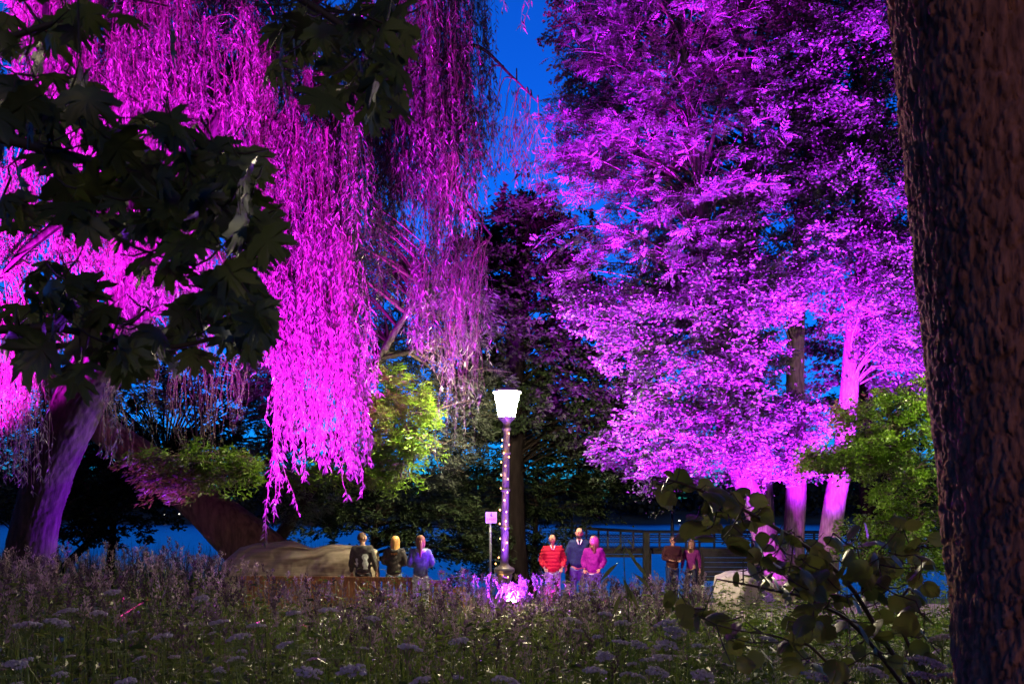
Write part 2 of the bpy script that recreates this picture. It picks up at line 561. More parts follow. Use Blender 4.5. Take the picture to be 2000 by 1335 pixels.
tube(mb, spline(np.array(pts) + [0, .02, 0], 140), 0.004, 4)
mb.build('cable', M_black, t)


# ------------------------------------------------------------------ trunks
def trunk(mb, pts, rad, seg=90, rings=200, bark=0.02, cu=0.06, cv=0.2, seed=1, flare=0.0, ridge=0.75):
    """tapered trunk with furrowed bark in real relief"""
    p = spline(pts, rings)
    rr = np.interp(np.linspace(0, 1, rings), np.linspace(0, 1, len(rad)), rad)
    t = nz(np.gradient(p, axis=0))
    a = nz(np.cross(t, np.array([0, 1.0, 0])))
    b = np.cross(t, a)
    s = np.concatenate([[0], np.cumsum(np.linalg.norm(np.diff(p, axis=0), axis=1))])
    ang = np.arange(seg) / seg * 2 * math.pi
    A, S = np.meshgrid(ang, s)
    A0 = A
    A = A + 1.5 * math.pi
    RR = rr[:, None] + 0 * A
    per = max(6, round(2 * math.pi * rr.mean() / cu))
    U = A0 / (2 * math.pi) * per
    seam = np.minimum(1, np.minimum(A0, 2 * math.pi - A0) * 4)
    U = U + seam * 1.3 * (fbm(S / cv * 1.1 + 3, U * 0.22, seed + 11) - 0.5) + seam * .5 * (fbm(U * .9, S / cv * 3.1, seed + 13) - .5)
    wob = 0.9 * (fbm(U * 0.35, S / cv * 0.7, seed + 3) - 0.5)
    f1, f2, ci = worley(U, S / cv + wob, seed, per)
    e = np.clip((f2 - f1) / 0.22, 0, 1) ** .7
    g1, g2, gi = worley(U * 2, S / cv * 2.6 + wob * 2, seed + 2, per * 2)
    crack = np.clip((g2 - g1) / .16, 0, 1)
    e = e * (.55 + .55 * ci) * (.62 + .38 * crack) * (.8 + .35 * gi)
    fine = .6 * (fbm(U * 2.2, S / cv * 7, seed + 7, 5) - 0.5) + .5 * (fbm(U * 7, S / cv * 9, seed + 17, 3) - .5)
    big = np.sin(A * 2 + seed) * 0.03 + np.sin(A * 3 + S * 0.8 + seed) * 0.025 + np.sin(A * 5 - S * 0.5) * 0.012
    if flare:
        RR = RR * (1 + flare * np.exp(-S / 0.35) * (1 + 0.4 * np.sin(A * 5 + seed)))
    Rf = RR * (1 + big) + bark * (ridge * e + 0.55 * fine - 0.5)
    v = p[:, None] + Rf[..., None] * (np.cos(A)[..., None] * a[:, None] + np.sin(A)[..., None] * b[:, None])
    i = np.arange(rings - 1)[:, None] * seg
    j = np.arange(seg)[None]
    q = np.stack([i + j, i + (j + 1) % seg, i + seg + (j + 1) % seg, i + seg + j], -1).reshape(-1, 4)
    mb.add(v.reshape(-1, 3), quads=q, rnd=e.reshape(-1))
    return p


def PX(seq, d):
    """centre line and radii from (x, y, width) photo measurements at distance d"""
    if not hasattr(d, '__len__'):
        d = [d] * len(seq)
    return [P(x, y, dd) for (x, y, w), dd in zip(seq, d)], [w * dd / F / 2 for (x, y, w), dd in zip(seq, d)]


# big bark trunk at the right edge
t = thing('bark_trunk_tree', 'big dark trunk with thick furrowed bark filling the right edge', 'tree', on(1.74, 2.6))
pts, rad = PX([(2122, 2000, 400), (2090, 1335, 372), (2045, 900, 362), (1992, 450, 358), (1943, 0, 356), (1885, -500, 352)], 2.6)
mb = MB(); trunk(mb, pts, rad, 300, 380, 0.019, 0.026, 0.095, 3, 0.05, 1.0)
mb.build('trunk', M_bark_dark, t)

def overhead_shade(tree, c, s, n_, mat):
    """unseen leaf canopy added above the viewer to block skylight"""
    d_ = rdir(n_)
    p_ = np.array(c) + d_ * np.array(s) * rng.random((n_, 1)) ** .45
    k_ = (p_[:, 2] - CAMH > .69 * np.maximum(p_[:, 1], 0) + .9) & (p_[:, 2] > 5.2)
    p_ = p_[k_]
    m_ = len(p_)
    mb_ = MB(); leaves(mb_, p_, rdir(m_), rdir(m_) + np.array([0, 0, 1.0]), rng.uniform(.35, .7, m_), rng.uniform(.25, .5, m_))
    o_ = mb_.build('crown', mat, tree, False); o_['kind'] = 'stuff'


overhead_shade(t, (2.5, 4.5, 10.5), (9.5, 9.5, 5.5), 9500, M_oak)  # unseen canopy added to keep skylight off the foreground
for k in range(4):
    a_ = P(1905, -500, 2.6); e_ = np.array([3.0 + 3 * math.cos(k * 1.6 + .4), 1.5 + 3.5 * math.sin(k * 1.6 + .4), 8.0])
    mb = MB(); tube(mb, spline([a_, a_ + [0, 0, 1.6], e_], 10), np.linspace(.22, .04, 10), 8); mb.build('limb', M_bark_dark, t)
# ------------------------------------------------------------------ the weeping willow
WIL = thing('weeping_willow', 'weeping willow with thick purple-edged trunk and long magenta curtains', 'tree', on(-8.7, 14.4))
pts, rad = PX([(42, 1260, 112), (56, 1100, 88), (74, 1000, 80), (104, 905, 82), (147, 805, 86), (194, 715, 90), (236, 640, 88), (275, 560, 82), (330, 450, 72), (400, 320, 66), (470, 190, 48), (545, 60, 32)], 14.4)
mb = MB(); wp = trunk(mb, pts, rad, 90, 240, 0.034, 0.075, 0.34, 8, 0.1, 0.85)
mb.build('trunk', M_bark_willow, WIL)
LIMBS = [
    ([(275, 560), (250, 420), (190, 280), (120, 120), (60, -80)], [14.4, 14.2, 14, 13.8, 13.6], 0.27),
    ([(330, 450), (420, 330), (540, 240), (640, 190), (760, 150), (860, 120)], [14.4, 14.2, 14.2, 14.2, 14.2, 14.2], 0.13),
    ([(640, 190), (770, 230), (850, 320), (900, 380), (960, 460)], [13.5, 13.8, 14.2, 14.6, 15], 0.10),
    ([(860, 120), (930, 90), (1000, 150), (1050, 200)], [14, 14.4, 14.8, 15], 0.045),
    ([(400, 320), (480, 150), (600, 20), (720, -80), (860, -140)], [14.4, 14.4, 14.6, 14.8, 15], 0.12),
    ([(540, 240), (590, 300), (620, 420), (640, 560)], [13.6, 13, 12.7, 12.6], 0.10),
    ([(250, 420), (150, 420), (60, 480), (-20, 560)], [14.2, 13.8, 13.5, 13.4], 0.13),
    ([(232, 640), (330, 600), (420, 620), (500, 660)], [14.4, 13.8, 13.4, 13.2], 0.09),
    ([(330, 450), (360, 250), (330, 80), (300, -100)], [14.4, 14.8, 15, 15.2], 0.16),
]
NODES = []
for px, dd, r0 in LIMBS:
    p = spline([P(x, y, d) for (x, y), d in zip(px, dd)], 26)
    mb = MB(); tube(mb, p, np.linspace(r0, r0 * 0.22, 26), 10)
    mb.build('limb', M_bark_willow, WIL)
    NODES.append(p)
NODES = np.vstack(NODES)

STEM, LEAF = MB(), MB()


def strand_group(x, y, d, ybot, n=22, spread=0.34, lpm=29, leaf=0.108, gap=0.45, rag=0.25, stem=STEM, lf=LEAF, nodes=NODES):
    """a bunch of hanging willow shoots that starts at one bough tip"""
    top = P(x, y, d)
    L = max(0.4, (ybot - y) * d / F)
    if nodes is not None:
        k = np.argmin(np.linalg.norm(nodes - top - [0, 0, 0.3], axis=1))
        a = nodes[k]
        mid = (a + top) / 2 + np.array([0, 0, 0.25 + 0.12 * np.linalg.norm(a - top)])
        tube(stem, spline([a, mid, top], 8), np.linspace(0.016, 0.005, 8), 4, False)
    K = 6
    s = np.linspace(0, 1, K)
    az = rng.uniform(0, 2 * math.pi, n)
    rad = spread * np.sqrt(rng.random(n))
    ln = L * np.clip(1 - rag * np.abs(rng.normal(size=n)), 0.25, 1.1)
    dr = L * 0.55 * rng.random(n) ** 1.6 * (n > 9)
    ln = np.minimum(ln, np.maximum(L * .2, L - dr + .08 * rng.normal(size=n)))
    off = np.stack([np.cos(az) * rad, np.sin(az) * rad, np.zeros(n)], -1)
    path = top + off[:, None] * (1 - np.exp(-s * 7))[None, :, None]
    arch = (1 - np.exp(-s * 6))[None]
    path[:, :, 2] += (0.18 * rad[:, None] * np.sin(np.minimum(s * 6, 3.1))[None]) - (s[None] * ln[:, None])
    ph = rng.uniform(0, 6.28, (n, 1))
    path[:, :, 2] -= dr[:, None] * (1 - np.exp(-s * 7))[None]
    sw = rng.uniform(.03, .13, (n, 1)) * np.minimum(1, ln[:, None])
    path[:, :, 0] += sw * np.sin(ph + s[None] * rng.uniform(3, 6, (n, 1))) + rng.normal(0, 0.10, (n, 1)) * s[None] * np.minimum(1, ln[:, None])
    path[:, :, 1] += sw * np.cos(ph * 1.7 + s[None] * 4)
    r = 0.0038 * (1 - 0.6 * s)
    tri = np.array([[1, 0, 0], [-.5, .87, 0], [-.5, -.87, 0]])
    v = path[:, :, None] + r[None, :, None, None] * tri[None, None]
    base = (np.arange(n)[:, None, None] * K + np.arange(K - 1)[None, :, None]) * 3
    j = np.arange(3)[None, None]
    q = np.stack([base + j, base + (j + 1) % 3, base + 3 + (j + 1) % 3, base + 3 + j], -1).reshape(-1, 4)
    stem.add(v.reshape(-1, 3), quads=q)
    # leaves: dense tufts and bare stretches
    cnt = int(lpm * ln.sum())
    if cnt < 2:
        return
    w = ln / ln.sum()
    si = rng.choice(n, cnt, p=w)
    tt = rng.random(cnt)
    dens = vnoise(tt * ln[si] * 1.6 + si * 0.37 + x * 0.01, np.full(cnt, y * 0.013), 2) + 0.35 * (tt > 0.82)
    keep = dens > gap * rng.uniform(0.7, 1.2, cnt)
    si, tt = si[keep], tt[keep]
    u = tt * (K - 1)
    i0 = np.minimum(u.astype(int), K - 2)
    f = (u - i0)[:, None]
    b = path[si, i0] * (1 - f) + path[si, i0 + 1] * f
    m = len(b)
    a2 = rng.uniform(0, 2 * math.pi, m)
    o = np.stack([np.cos(a2), np.sin(a2), np.zeros(m)], -1)
    d_ = o * rng.uniform(0.25, 1.35, (m, 1)) + np.array([0, 0, -1.0])
    leaves(lf, b, d_, o * 0.7 + rdir(m) * 0.7 + np.array([0, 0, .4]), leaf * rng.uniform(0.6, 1.3, m), leaf * 0.22 * rng.uniform(0.8, 1.3, m), droop=0.12)


def groups(k, x0, x1, yt0, yt1, yb0, yb1, d0, d1, **kw):
    for q_ in range(k):
        x = x0 + (x1 - x0) * ((q_ + rng.random()) / k)
        strand_group(x, rng.uniform(yt0, yt1), rng.uniform(d0, d1), rng.uniform(yb0, yb1), **kw)


groups(44, 40, 560, -170, 120, 170, 420, 13.4, 16.0, n=24, spread=0.5)
groups(20, 240, 560, 60, 260, 330, 520, 14, 15.5, n=22, spread=0.4)
groups(16, 0, 300, 240, 420, 440, 600, 14.8, 16.2, n=22, spread=0.4)
groups(12, 270, 520, 420, 540, 580, 700, 14.2, 15.4, n=20, spread=0.35)
groups(15, 545, 700, 130, 260, 480, 720, 12.2, 13.3, n=22, spread=0.3, gap=0.3)
groups(13, 548, 700, 380, 520, 700, 880, 12.0, 12.8, n=20, spread=0.24, gap=0.3)
groups(8, 552, 715, 620, 700, 840, 930, 12.0, 12.6, n=13, spread=0.16, gap=0.35)
groups(5, 510, 570, 380, 520, 560, 720, 12.2, 13.0, n=16, spread=0.25, gap=0.35)
groups(24, 690, 900, -140, 200, 260, 480, 13.4, 15.2, n=20, spread=0.36)
groups(10, 700, 900, 230, 360, 430, 600, 13.2, 14.4, n=12, spread=0.22, gap=0.5)
groups(4, 815, 830, 470, 520, 640, 700, 13.2, 13.4, n=7, spread=0.1)
groups(14, 850, 945, -170, 100, 140, 400, 14.0, 16.0, n=16, spread=0.32, lpm=22)
groups(9, 935, 1055, 170, 250, 300, 430, 14.6, 15.6, n=9, spread=0.24, lpm=16)
groups(10, 840, 945, 330, 480, 540, 720, 14.6, 15.6, n=13, spread=0.26)
groups(6, 860, 940, 600, 700, 780, 920, 14.4, 15.2, n=7, spread=0.2, lpm=18)
groups(9, 0, 70, 560, 700, 780, 960, 12.8, 14.0, n=13, spread=0.22, lpm=9, gap=0.5)
groups(7, 60, 215, 580, 680, 740, 860, 15.2, 16.2, n=13, spread=0.26, lpm=13, gap=0.5)
groups(10, 285, 490, 640, 720, 800, 930, 14.6, 15.6, n=9, spread=0.18, lpm=3, gap=0.6)
groups(9, 215, 400, 380, 470, 540, 650, 12.9, 13.6, n=14, spread=0.25)
groups(3, 200, 240, 740, 760, 880, 930, 13.6, 14, n=8, spread=0.15, lpm=14)
strand_group(548, 800, 12.2, 1062, n=6, spread=0.05, lpm=30, gap=0.3, rag=0.35)
strand_group(682, 830, 12.2, 975, n=5, spread=0.07, lpm=26, gap=0.3)
strand_group(610, 820, 12.3, 905, n=5, spread=0.07, lpm=26, gap=0.3)
strand_group(1030, -40, 12, 70, n=3, spread=0.03, lpm=14, nodes=None)
strand_group(985, -30, 12, 40, n=3, spread=0.06, lpm=10, nodes=None)
strand_group(735, 390, 13, 560, n=6, spread=0.08, lpm=16)
strand_group(885, 560, 13.6, 745, n=7, spread=0.09, lpm=18)
# ------------------------------------------------------------------ branchy trees
def spray(lf, tw, base, d, L, width, n, leaf, asp, up=0.25, flat=0.12, mat_r=None, pinnate=0):
    """one flat leafy bough: an axis, side twigs and leaves held along them"""
    d = nz(np.asarray(d, float))
    z = np.array([0, 0, 1.0])
    side = nz(np.cross(d, z))
    up_ = np.cross(side, d)
    ax = spline([base, base + d * L * .5 + up_ * L * 0.05, base + d * L - z * L * 0.10], 6)
    tube(tw, ax, np.linspace(0.014, 0.004, 6), 4, False)
    ns = 7
    for k in range(ns):
        f = (k + 1.0) / (ns + 0.6)
        s = 1 if k % 2 else -1
        b = base + d * L * f
        e = b + (side * s * width * (1.15 - f) + d * 0.28 * L) * 0.8 - z * 0.05
        tube(tw, [b, (b + e) / 2 + up_ * 0.03, e], [0.007, 0.005, 0.002], 3, False)
    t = rng.random(n) ** 0.8
    w = width * np.sqrt(np.clip(1.05 - t, 0.02, 1)) * np.minimum(1, t * 3 + .3)
    # gather the leaves into tufts
    nt = max(5, n // 22)
    tc_ = rng.random(nt) ** 0.8
    sc = rng.uniform(-1, 1, nt)
    hc = rng.normal(0, flat, nt)
    idx = rng.integers(0, nt, n)
    jit = 0.22
    tt = np.clip(tc_[idx] + rng.normal(0, jit * 0.5, n), 0, 1.1)
    ww = width * np.sqrt(np.clip(1.1 - tt, 0.02, 1)) * np.minimum(1, tt * 3 + .3)
    pos = base + d * (tt * L)[:, None] + side * ((sc[idx] + rng.normal(0, jit, n)) * ww)[:, None] + up_ * (hc[idx] * L * 0.5 + rng.normal(0, 0.045, n) - 0.10 * L * tt ** 2)[:, None]
    ld = d * 0.8 + side * (sc[idx] + rng.normal(0, .6, n))[:, None] + rng.normal(0, 0.45, (n, 3)) - z * 0.25
    nr = z * 0.8 - d * 0.2 + rng.normal(0, 0.55, (n, 3))
    if not pinnate:
        leaves(lf, pos, ld, nr, leaf * rng.uniform(0.65, 1.25, n), leaf * asp * rng.uniform(0.75, 1.15, n), fold=0.15, mid=0.5)
    else:
        ld = nz(ld)
        sd = nz(np.cross(ld, nr))
        rn = rng.random(n)
        for k in range(pinnate):
            f = 0.15 + 0.85 * (k // 2) / (pinnate // 2)
            s = 1 if k % 2 else -1
            b = pos + ld * leaf * f
            if k == pinnate - 1:
                dl = ld
            else:
                dl = sd * s + ld * 0.75 - z * 0.15
            ll = leaf * 0.42 * (1 - 0.35 * abs(f - 0.5)) * rng.uniform(0.85, 1.15, n)
            leaves(lf, b, dl, nr, ll, ll * 0.30, rnd=rn, fold=0.12, mid=0.5)


def inside(poly, x, y):
    c = False
    n = len(poly)
    for i_ in range(n):
        x1, y1 = poly[i_]
        x2, y2 = poly[i_ - 1]
        if (y1 > y) != (y2 > y) and x < (x2 - x1) * (y - y1) / (y2 - y1) + x1:
            c = not c
    return c


def crown(tree, axis, poly, nspray, d0, d1, leafs, leaf, asp, holes=(), L=(1.1, 2.0), pinnate=0, mat=None, twig=None, seedpts=None, droop=0.1, cname='crown', zup=0.9, flat=0.12, bough=0.05, wfac=0.42):
    lf, tw = MB(), MB()
    xs_, ys_ = [p_[0] for p_ in poly], [p_[1] for p_ in poly]
    pts_ = []
    tries = 0
    while len(pts_) < nspray and tries < nspray * 60:
        tries += 1
        x, y = rng.uniform(min(xs_), max(xs_)), rng.uniform(min(ys_), max(ys_))
        if not inside(poly, x, y) or any(((x - hx) / rx) ** 2 + ((y - hy) / ry) ** 2 < 1 for hx, hy, rx, ry in holes):
            continue
        # spread evenly: reject near neighbours early on
        d = rng.uniform(d0, d1)
        p = P(x, y, d)
        if pts_ and tries < nspray * 25 and np.min(np.linalg.norm(np.array(pts_) - p, axis=1)) < 0.55:
            continue
        pts_.append(p)
    for p in pts_ + list(seedpts or []):
        # bough leaves the nearest axis a little below the tuft
        k = np.argmin(np.linalg.norm((axis - p - np.array([0, 0, -zup])) * np.array([1, 1, 1.4]), axis=1))
        a = axis[k]
        out = p - a
        hl = np.linalg.norm(out[:2])
        dirn = nz(np.array([out[0], out[1], 0]) + np.array([1e-3, 0, 0])) + np.array([0, 0, rng.uniform(-droop - 0.15, 0.22)])
        ll = rng.uniform(*L)
        base = p - nz(dirn) * ll * 0.5
        n_ = 6
        tube(tw, spline([a, a + (base - a) * 0.5 + np.array([0, 0, 0.06 * hl]) + rng.normal(0, 0.06, 3), base], n_), np.linspace(min(bough, 0.012 + 0.010 * hl), 0.012, n_), 5, False)
        spray(lf, tw, base, dirn, ll, ll * wfac, int(leafs * rng.uniform(0.75, 1.25)), leaf, asp, flat=flat, pinnate=pinnate)
    o_ = lf.build(cname, mat, tree, False); o_['kind'] = 'stuff'
    o_ = tw.build('boughs', twig or M_bark_alder, tree); o_['kind'] = 'stuff'


crown(WIL, NODES, [(40, -170), (560, -170), (700, 60), (690, 160), (560, 260), (540, 420), (420, 420), (300, 300), (120, 250), (30, 120)], 60, 14.4, 16.2, 300, 0.15, 0.22, (), (0.9, 1.5), 0, M_willow, M_wstem, flat=0.4, zup=0.2, bough=.025, droop=.5, cname='crown')
o = LEAF.build('crown', M_willow, WIL, False); o['kind'] = 'stuff'
o = STEM.build('hanging_shoots', M_wstem, WIL); o['kind'] = 'stuff'


# the group of tall lit trees on the right
def lit_tree(name, label, seq, d, group='tall lit trees by the shore', bark=0.018, seg=72, rings=260):
    pts, rad = PX(seq, d)
    t = thing(name, label, 'tree', on(pts[0][0], d if not hasattr(d, '__len__') else d[0]), 0, group)
    mb = MB()
    p = trunk(mb, pts, rad, 60, 200, bark, 0.05, 0.24, int(seq[0][0]) % 17, 0.25, 0.8)
    mb.build('trunk', M_bark_alder, t)
    return t, p


HOLES = [(1215, 415, 80, 28), (1440, 240, 34, 60), (1500, 470, 40, 34), (1310, 700, 34, 22), (1640, 590, 16, 14), (1470, 60, 26, 60), (1400, 340, 30, 26)]
rowan, axr = lit_tree('rowan_tree', 'tall feathery-leaved tree with leaning pink trunk and magenta crown beside the sky gap',
                      [(1540, 1170, 56), (1505, 1080, 50), (1478, 1000, 46), (1450, 935, 40), (1425, 880, 32), (1408, 780, 28), (1385, 620, 26), (1372, 420, 22), (1352, 260, 18), (1335, 100, 14), (1320, -150, 9)], 20.5)
mid_t, axm0 = lit_tree('alder_tree', 'lit tree whose pink trunk rises just behind the leaning trunk',
                       [(1496, 1170, 48), (1495, 1050, 40), (1490, 940, 36), (1480, 840, 34), (1455, 700, 34), (1430, 590, 32), (1422, 520, 28), (1440, 380, 24), (1470, 200, 18), (1490, 0, 12), (1500, -200, 8)], 22.5)
cen_t, axc = lit_tree('alder_tree', 'lit tree with straight pink trunk in the middle of the trunk group',
                      [(1548, 1175, 52), (1550, 1060, 40), (1555, 960, 38), (1555, 860, 36), (1553, 720, 33), (1558, 570, 30), (1570, 400, 25), (1590, 180, 20), (1600, -50, 14), (1605, -250, 9)], 21.5)
rgt_t, axg = lit_tree('alder_tree', 'lit tree with slanting pink trunk at the right of the trunk group',
                      [(1608, 1175, 50), (1616, 1090, 42), (1630, 980, 40), (1645, 900, 38), (1658, 780, 34), (1668, 640, 30), (1690, 480, 26), (1700, 300, 22), (1690, 100, 16), (1690, -200, 9)], 21.0)
# forks and cross limbs seen among the leaves
for tr, seq, d, r0 in ((rowan, [(1378, 480), (1345, 420), (1320, 370), (1285, 340)], 20.3, .09), (rowan, [(1365, 360), (1390, 280), (1410, 200), (1440, 120)], 20.3, .07),
                       (cen_t, [(1560, 590), (1620, 615), (1660, 605)], 20.7, .06), (cen_t, [(1600, 660), (1618, 620), (1640, 575)], 22, .09), (rgt_t, [(1655, 600), (1690, 560), (1700, 490), (1660, 420)], 20.4, .09),
                       (rgt_t, [(1700, 300), (1660, 250), (1620, 200)], 20.6, .08), (rgt_t, [(1640, 930), (1600, 925), (1540, 935), (1490, 938)], 20.2, .05), (mid_t, [(1485, 870), (1440, 830), (1400, 780)], 21, .08),
                       (rowan, [(1425, 880), (1360, 870), (1290, 880)], 20, .06), (mid_t, [(1450, 690), (1400, 660), (1330, 670), (1290, 700)], 20.5, .05)):
    mb = MB(); tube(mb, spline([P(x, y, d) for x, y in seq], 14), np.linspace(r0, r0 * .45, 14), 8); mb.build('limb', M_bark_alder, tr)

crown(rowan, axr[90:], [(1180, -230), (1165, 40), (1120, 150), (1105, 330), (1115, 470), (1140, 580), (1200, 640), (1270, 600), (1390, 560), (1460, 420), (1490, 260), (1450, 120), (1450, -230)], 230, 18.6, 22.2, 52, 0.29, 0.3,
      HOLES, (1.0, 1.9), 9, M_rowan, flat=0.24, wfac=.5)
crown(mid_t, axm0[80:], [(1190, 640), (1120, 600), (1250, 560), (1330, 520), (1480, 440), (1520, 600), (1500, 760), (1480, 900), (1400, 925), (1300, 930), (1200, 920), (1170, 860), (1240, 830), (1270, 780), (1215, 740), (1240, 690)], 140, 18.8, 22.2, 540, 0.104, 0.58,
      HOLES, (1.0, 1.9), 0, M_alder, flat=.34, wfac=.5)
crown(cen_t, axc[90:], [(1430, -230), (1620, -230), (1620, 350), (1600, 540), (1540, 560), (1520, 640), (1440, 560), (1420, 470), (1500, 360), (1480, 120)], 135, 19.2, 22.5, 530, 0.104, 0.58, HOLES, (1.0, 1.8), 0, M_alder, flat=.34, wfac=.5)
crown(cen_t, axc[60:140], [(1440, 840), (1500, 770), (1590, 780), (1600, 880), (1570, 925), (1430, 920)], 22, 19.4, 20.8, 700, 0.088, 0.58, (), (0.8, 1.4), 0, M_alder, flat=.34, wfac=.5)
crown(rgt_t, axg[90:], [(1590, -230), (1830, -230), (1840, 740), (1740, 720), (1690, 680), (1600, 560), (1620, 300)], 175, 18.8, 22.5, 530, 0.104, 0.58, HOLES, (1.0, 1.8), 0, M_alder, flat=.34, wfac=.5)

# dark tree behind the lamp
oak = thing('dark_oak', 'dark unlit tree in silhouette behind the street lamp', 'tree', on(0.2, 23.5))
pts, rad = PX([(1010, 1180, 60), (1006, 1080, 46), (1004, 980, 42), (1004, 850, 40), (1006, 700, 38), (1012, 600, 44), (1020, 500, 32), (1030, 400, 18)], 23.0)
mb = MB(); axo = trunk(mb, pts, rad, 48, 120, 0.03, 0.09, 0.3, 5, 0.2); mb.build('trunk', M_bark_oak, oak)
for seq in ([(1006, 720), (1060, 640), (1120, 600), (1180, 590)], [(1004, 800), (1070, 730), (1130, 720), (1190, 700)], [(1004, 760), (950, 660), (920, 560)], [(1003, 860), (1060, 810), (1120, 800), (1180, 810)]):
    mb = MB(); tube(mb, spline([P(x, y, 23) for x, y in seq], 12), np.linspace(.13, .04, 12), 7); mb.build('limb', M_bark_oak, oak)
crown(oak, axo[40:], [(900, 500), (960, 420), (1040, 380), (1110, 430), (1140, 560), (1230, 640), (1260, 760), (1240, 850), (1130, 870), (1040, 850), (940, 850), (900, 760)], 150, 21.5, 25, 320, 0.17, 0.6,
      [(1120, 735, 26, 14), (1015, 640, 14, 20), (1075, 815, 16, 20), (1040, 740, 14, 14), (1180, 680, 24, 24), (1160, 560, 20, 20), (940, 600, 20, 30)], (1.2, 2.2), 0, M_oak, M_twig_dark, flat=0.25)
for k, (lb, poly, xb, ns) in enumerate((('leafy tree just behind the feathery lit tree', [(1120, -200), (1430, -200), (1480, 100), (1470, 500), (1420, 640), (1270, 640), (1150, 380), (1110, 100)], 1487, 105),
                                        ('leafy tree behind the right lit trees', [(1500, -220), (1860, -220), (1880, 800), (1600, 800), (1570, 520), (1500, 200)], 1700, 120))):
    t = thing('background_tree', lb, 'tree', on(P(xb, 1000, 24.2)[0], 24.2), 0, 'trees behind the lit ones')
    mb = MB(); ax_ = trunk(mb, [on(P(xb, 1000, 24.2)[0], 24.2, -.2), P(xb - 10, 800, 24.2), P(xb - 20, 400, 24.2), P(xb - 40, -150, 24.4)], [.26, .2, .15, .05], 30, 80, .02, .08, .3, 4); mb.build('trunk', M_bark_oak, t)
    crown(t, ax_[12:], poly, ns, 22.8, 25.0, 380, 0.15, 0.55, HOLES, (1.2, 2.0), 0, M_alder, M_twig, flat=0.3)
# low dark undergrowth trees along the shore
SH = [('dark shore thicket low behind the hanging willow curtains', [(-60, 720), (300, 700), (560, 700), (640, 820), (600, 960), (430, 1000), (330, 930), (150, 1010), (-60, 1030)], 20.5, 23.5, 130, (60, 1130)),
      ('dark leafy thicket on the shore left of the leaning willow trunk', [(100, 860), (330, 850), (350, 960), (300, 1040), (200, 1060), (100, 1050)], 20, 22, 44, (210, 1120)),
      ('dark leafy thicket on the shore behind the three seated backs', [(500, 940), (700, 930), (860, 960), (950, 1000), (940, 1100), (820, 1070), (640, 1030), (540, 1010)], 20.5, 23, 56, (720, 1150)),
      ('dark leafy thicket between the lamp post and the pier', [(880, 800), (1000, 840), (1100, 840), (1250, 860), (1260, 960), (1120, 1010), (1050, 1120), (920, 1120), (880, 960)], 24, 26, 110, (1040, 1150)),
      ('dark leafy tree mass behind the right pink trunk', [(1640, 760), (1830, 720), (1850, 1050), (1700, 1100), (1650, 1030), (1660, 900)], 23, 25.5, 64, (1720, 1160))]
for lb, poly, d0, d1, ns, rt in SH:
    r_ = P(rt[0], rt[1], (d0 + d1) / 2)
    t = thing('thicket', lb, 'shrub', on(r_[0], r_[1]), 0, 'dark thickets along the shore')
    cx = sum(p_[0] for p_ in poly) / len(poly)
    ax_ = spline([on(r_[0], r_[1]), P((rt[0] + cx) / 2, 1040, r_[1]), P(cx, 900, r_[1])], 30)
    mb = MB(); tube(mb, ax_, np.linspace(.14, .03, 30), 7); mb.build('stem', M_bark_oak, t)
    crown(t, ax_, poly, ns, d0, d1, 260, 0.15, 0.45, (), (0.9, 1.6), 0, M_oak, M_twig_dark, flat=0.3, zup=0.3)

# leaning willow trunk with its own fresh green and shade-darkened leaves
LWT = thing('leaning_willow', 'leaning brown willow trunk with narrow leaves lit green by the lamp', 'tree', on(-6.0, 18.4))
pts, rad = PX([(560, 1150, 120), (520, 1095, 112), (468, 1045, 100), (405, 990, 84), (345, 942, 74), (280, 895, 66), (215, 850, 60), (140, 790, 54), (60, 700, 46), (0, 600, 40)], 18.4)
mb = MB(); axl = trunk(mb, pts, rad, 80, 200, 0.03, 0.08, 0.4, 12, 0.1); mb.build('trunk', barkmat('brown_bark', (0.17, 0.10, 0.06), 10, 0.8), LWT)
for seq, d, r0 in (([(405, 990), (520, 900), (640, 850), (740, 830), (800, 850)], [18.4, 17.8, 17.3, 17.2, 17.2], .09), ([(345, 942), (400, 890), (460, 890), (500, 905)], [18.4, 17.4, 16.8, 16.6], .06), ([(520, 1090), (640, 900), (740, 700), (830, 560)], [18.6, 18.6, 18.4, 18.2], .16),
                   ([(740, 700), (820, 680), (880, 640)], [18.4, 18.2, 18], .07)):
    mb = MB(); pl_ = spline([P(x, y, dd) for (x, y), dd in zip(seq, d)], 16); tube(mb, pl_, np.linspace(r0, r0 * .35, 16), 8); mb.build('limb', M_bark_willow, LWT)
    axl = np.vstack([axl, pl_])
lpts = axl[-64:]
crown(LWT, lpts, [(690, 760), (760, 730), (830, 770), (835, 860), (800, 930), (720, 940), (640, 945), (570, 930), (640, 890), (700, 850)], 80, 16.8, 17.9, 190, 0.17, 0.22, (), (0.6, 1.0), 0, M_green, M_twig, flat=0.3, cname='green_foliage', zup=0.2, bough=.02)
crown(LWT, lpts, [(285, 900), (380, 870), (490, 890), (500, 930), (440, 950), (370, 965), (300, 950)], 34, 15.0, 15.9, 150, 0.16, 0.24, (), (0.6, 1.0), 0, M_green, M_twig, flat=0.3, cname='green_foliage', zup=0.2, bough=.02)
crown(LWT, lpts, [(640, 470), (760, 440), (900, 520), (950, 600), (960, 760), (900, 900), (840, 960), (830, 760), (740, 720), (640, 760)], 130, 19.2, 21.6, 230, 0.19, 0.2, [(795, 610, 22, 28)], (0.9, 1.5), 0, M_willow_shaded, M_twig, flat=0.35, cname='crown', zup=0.4)
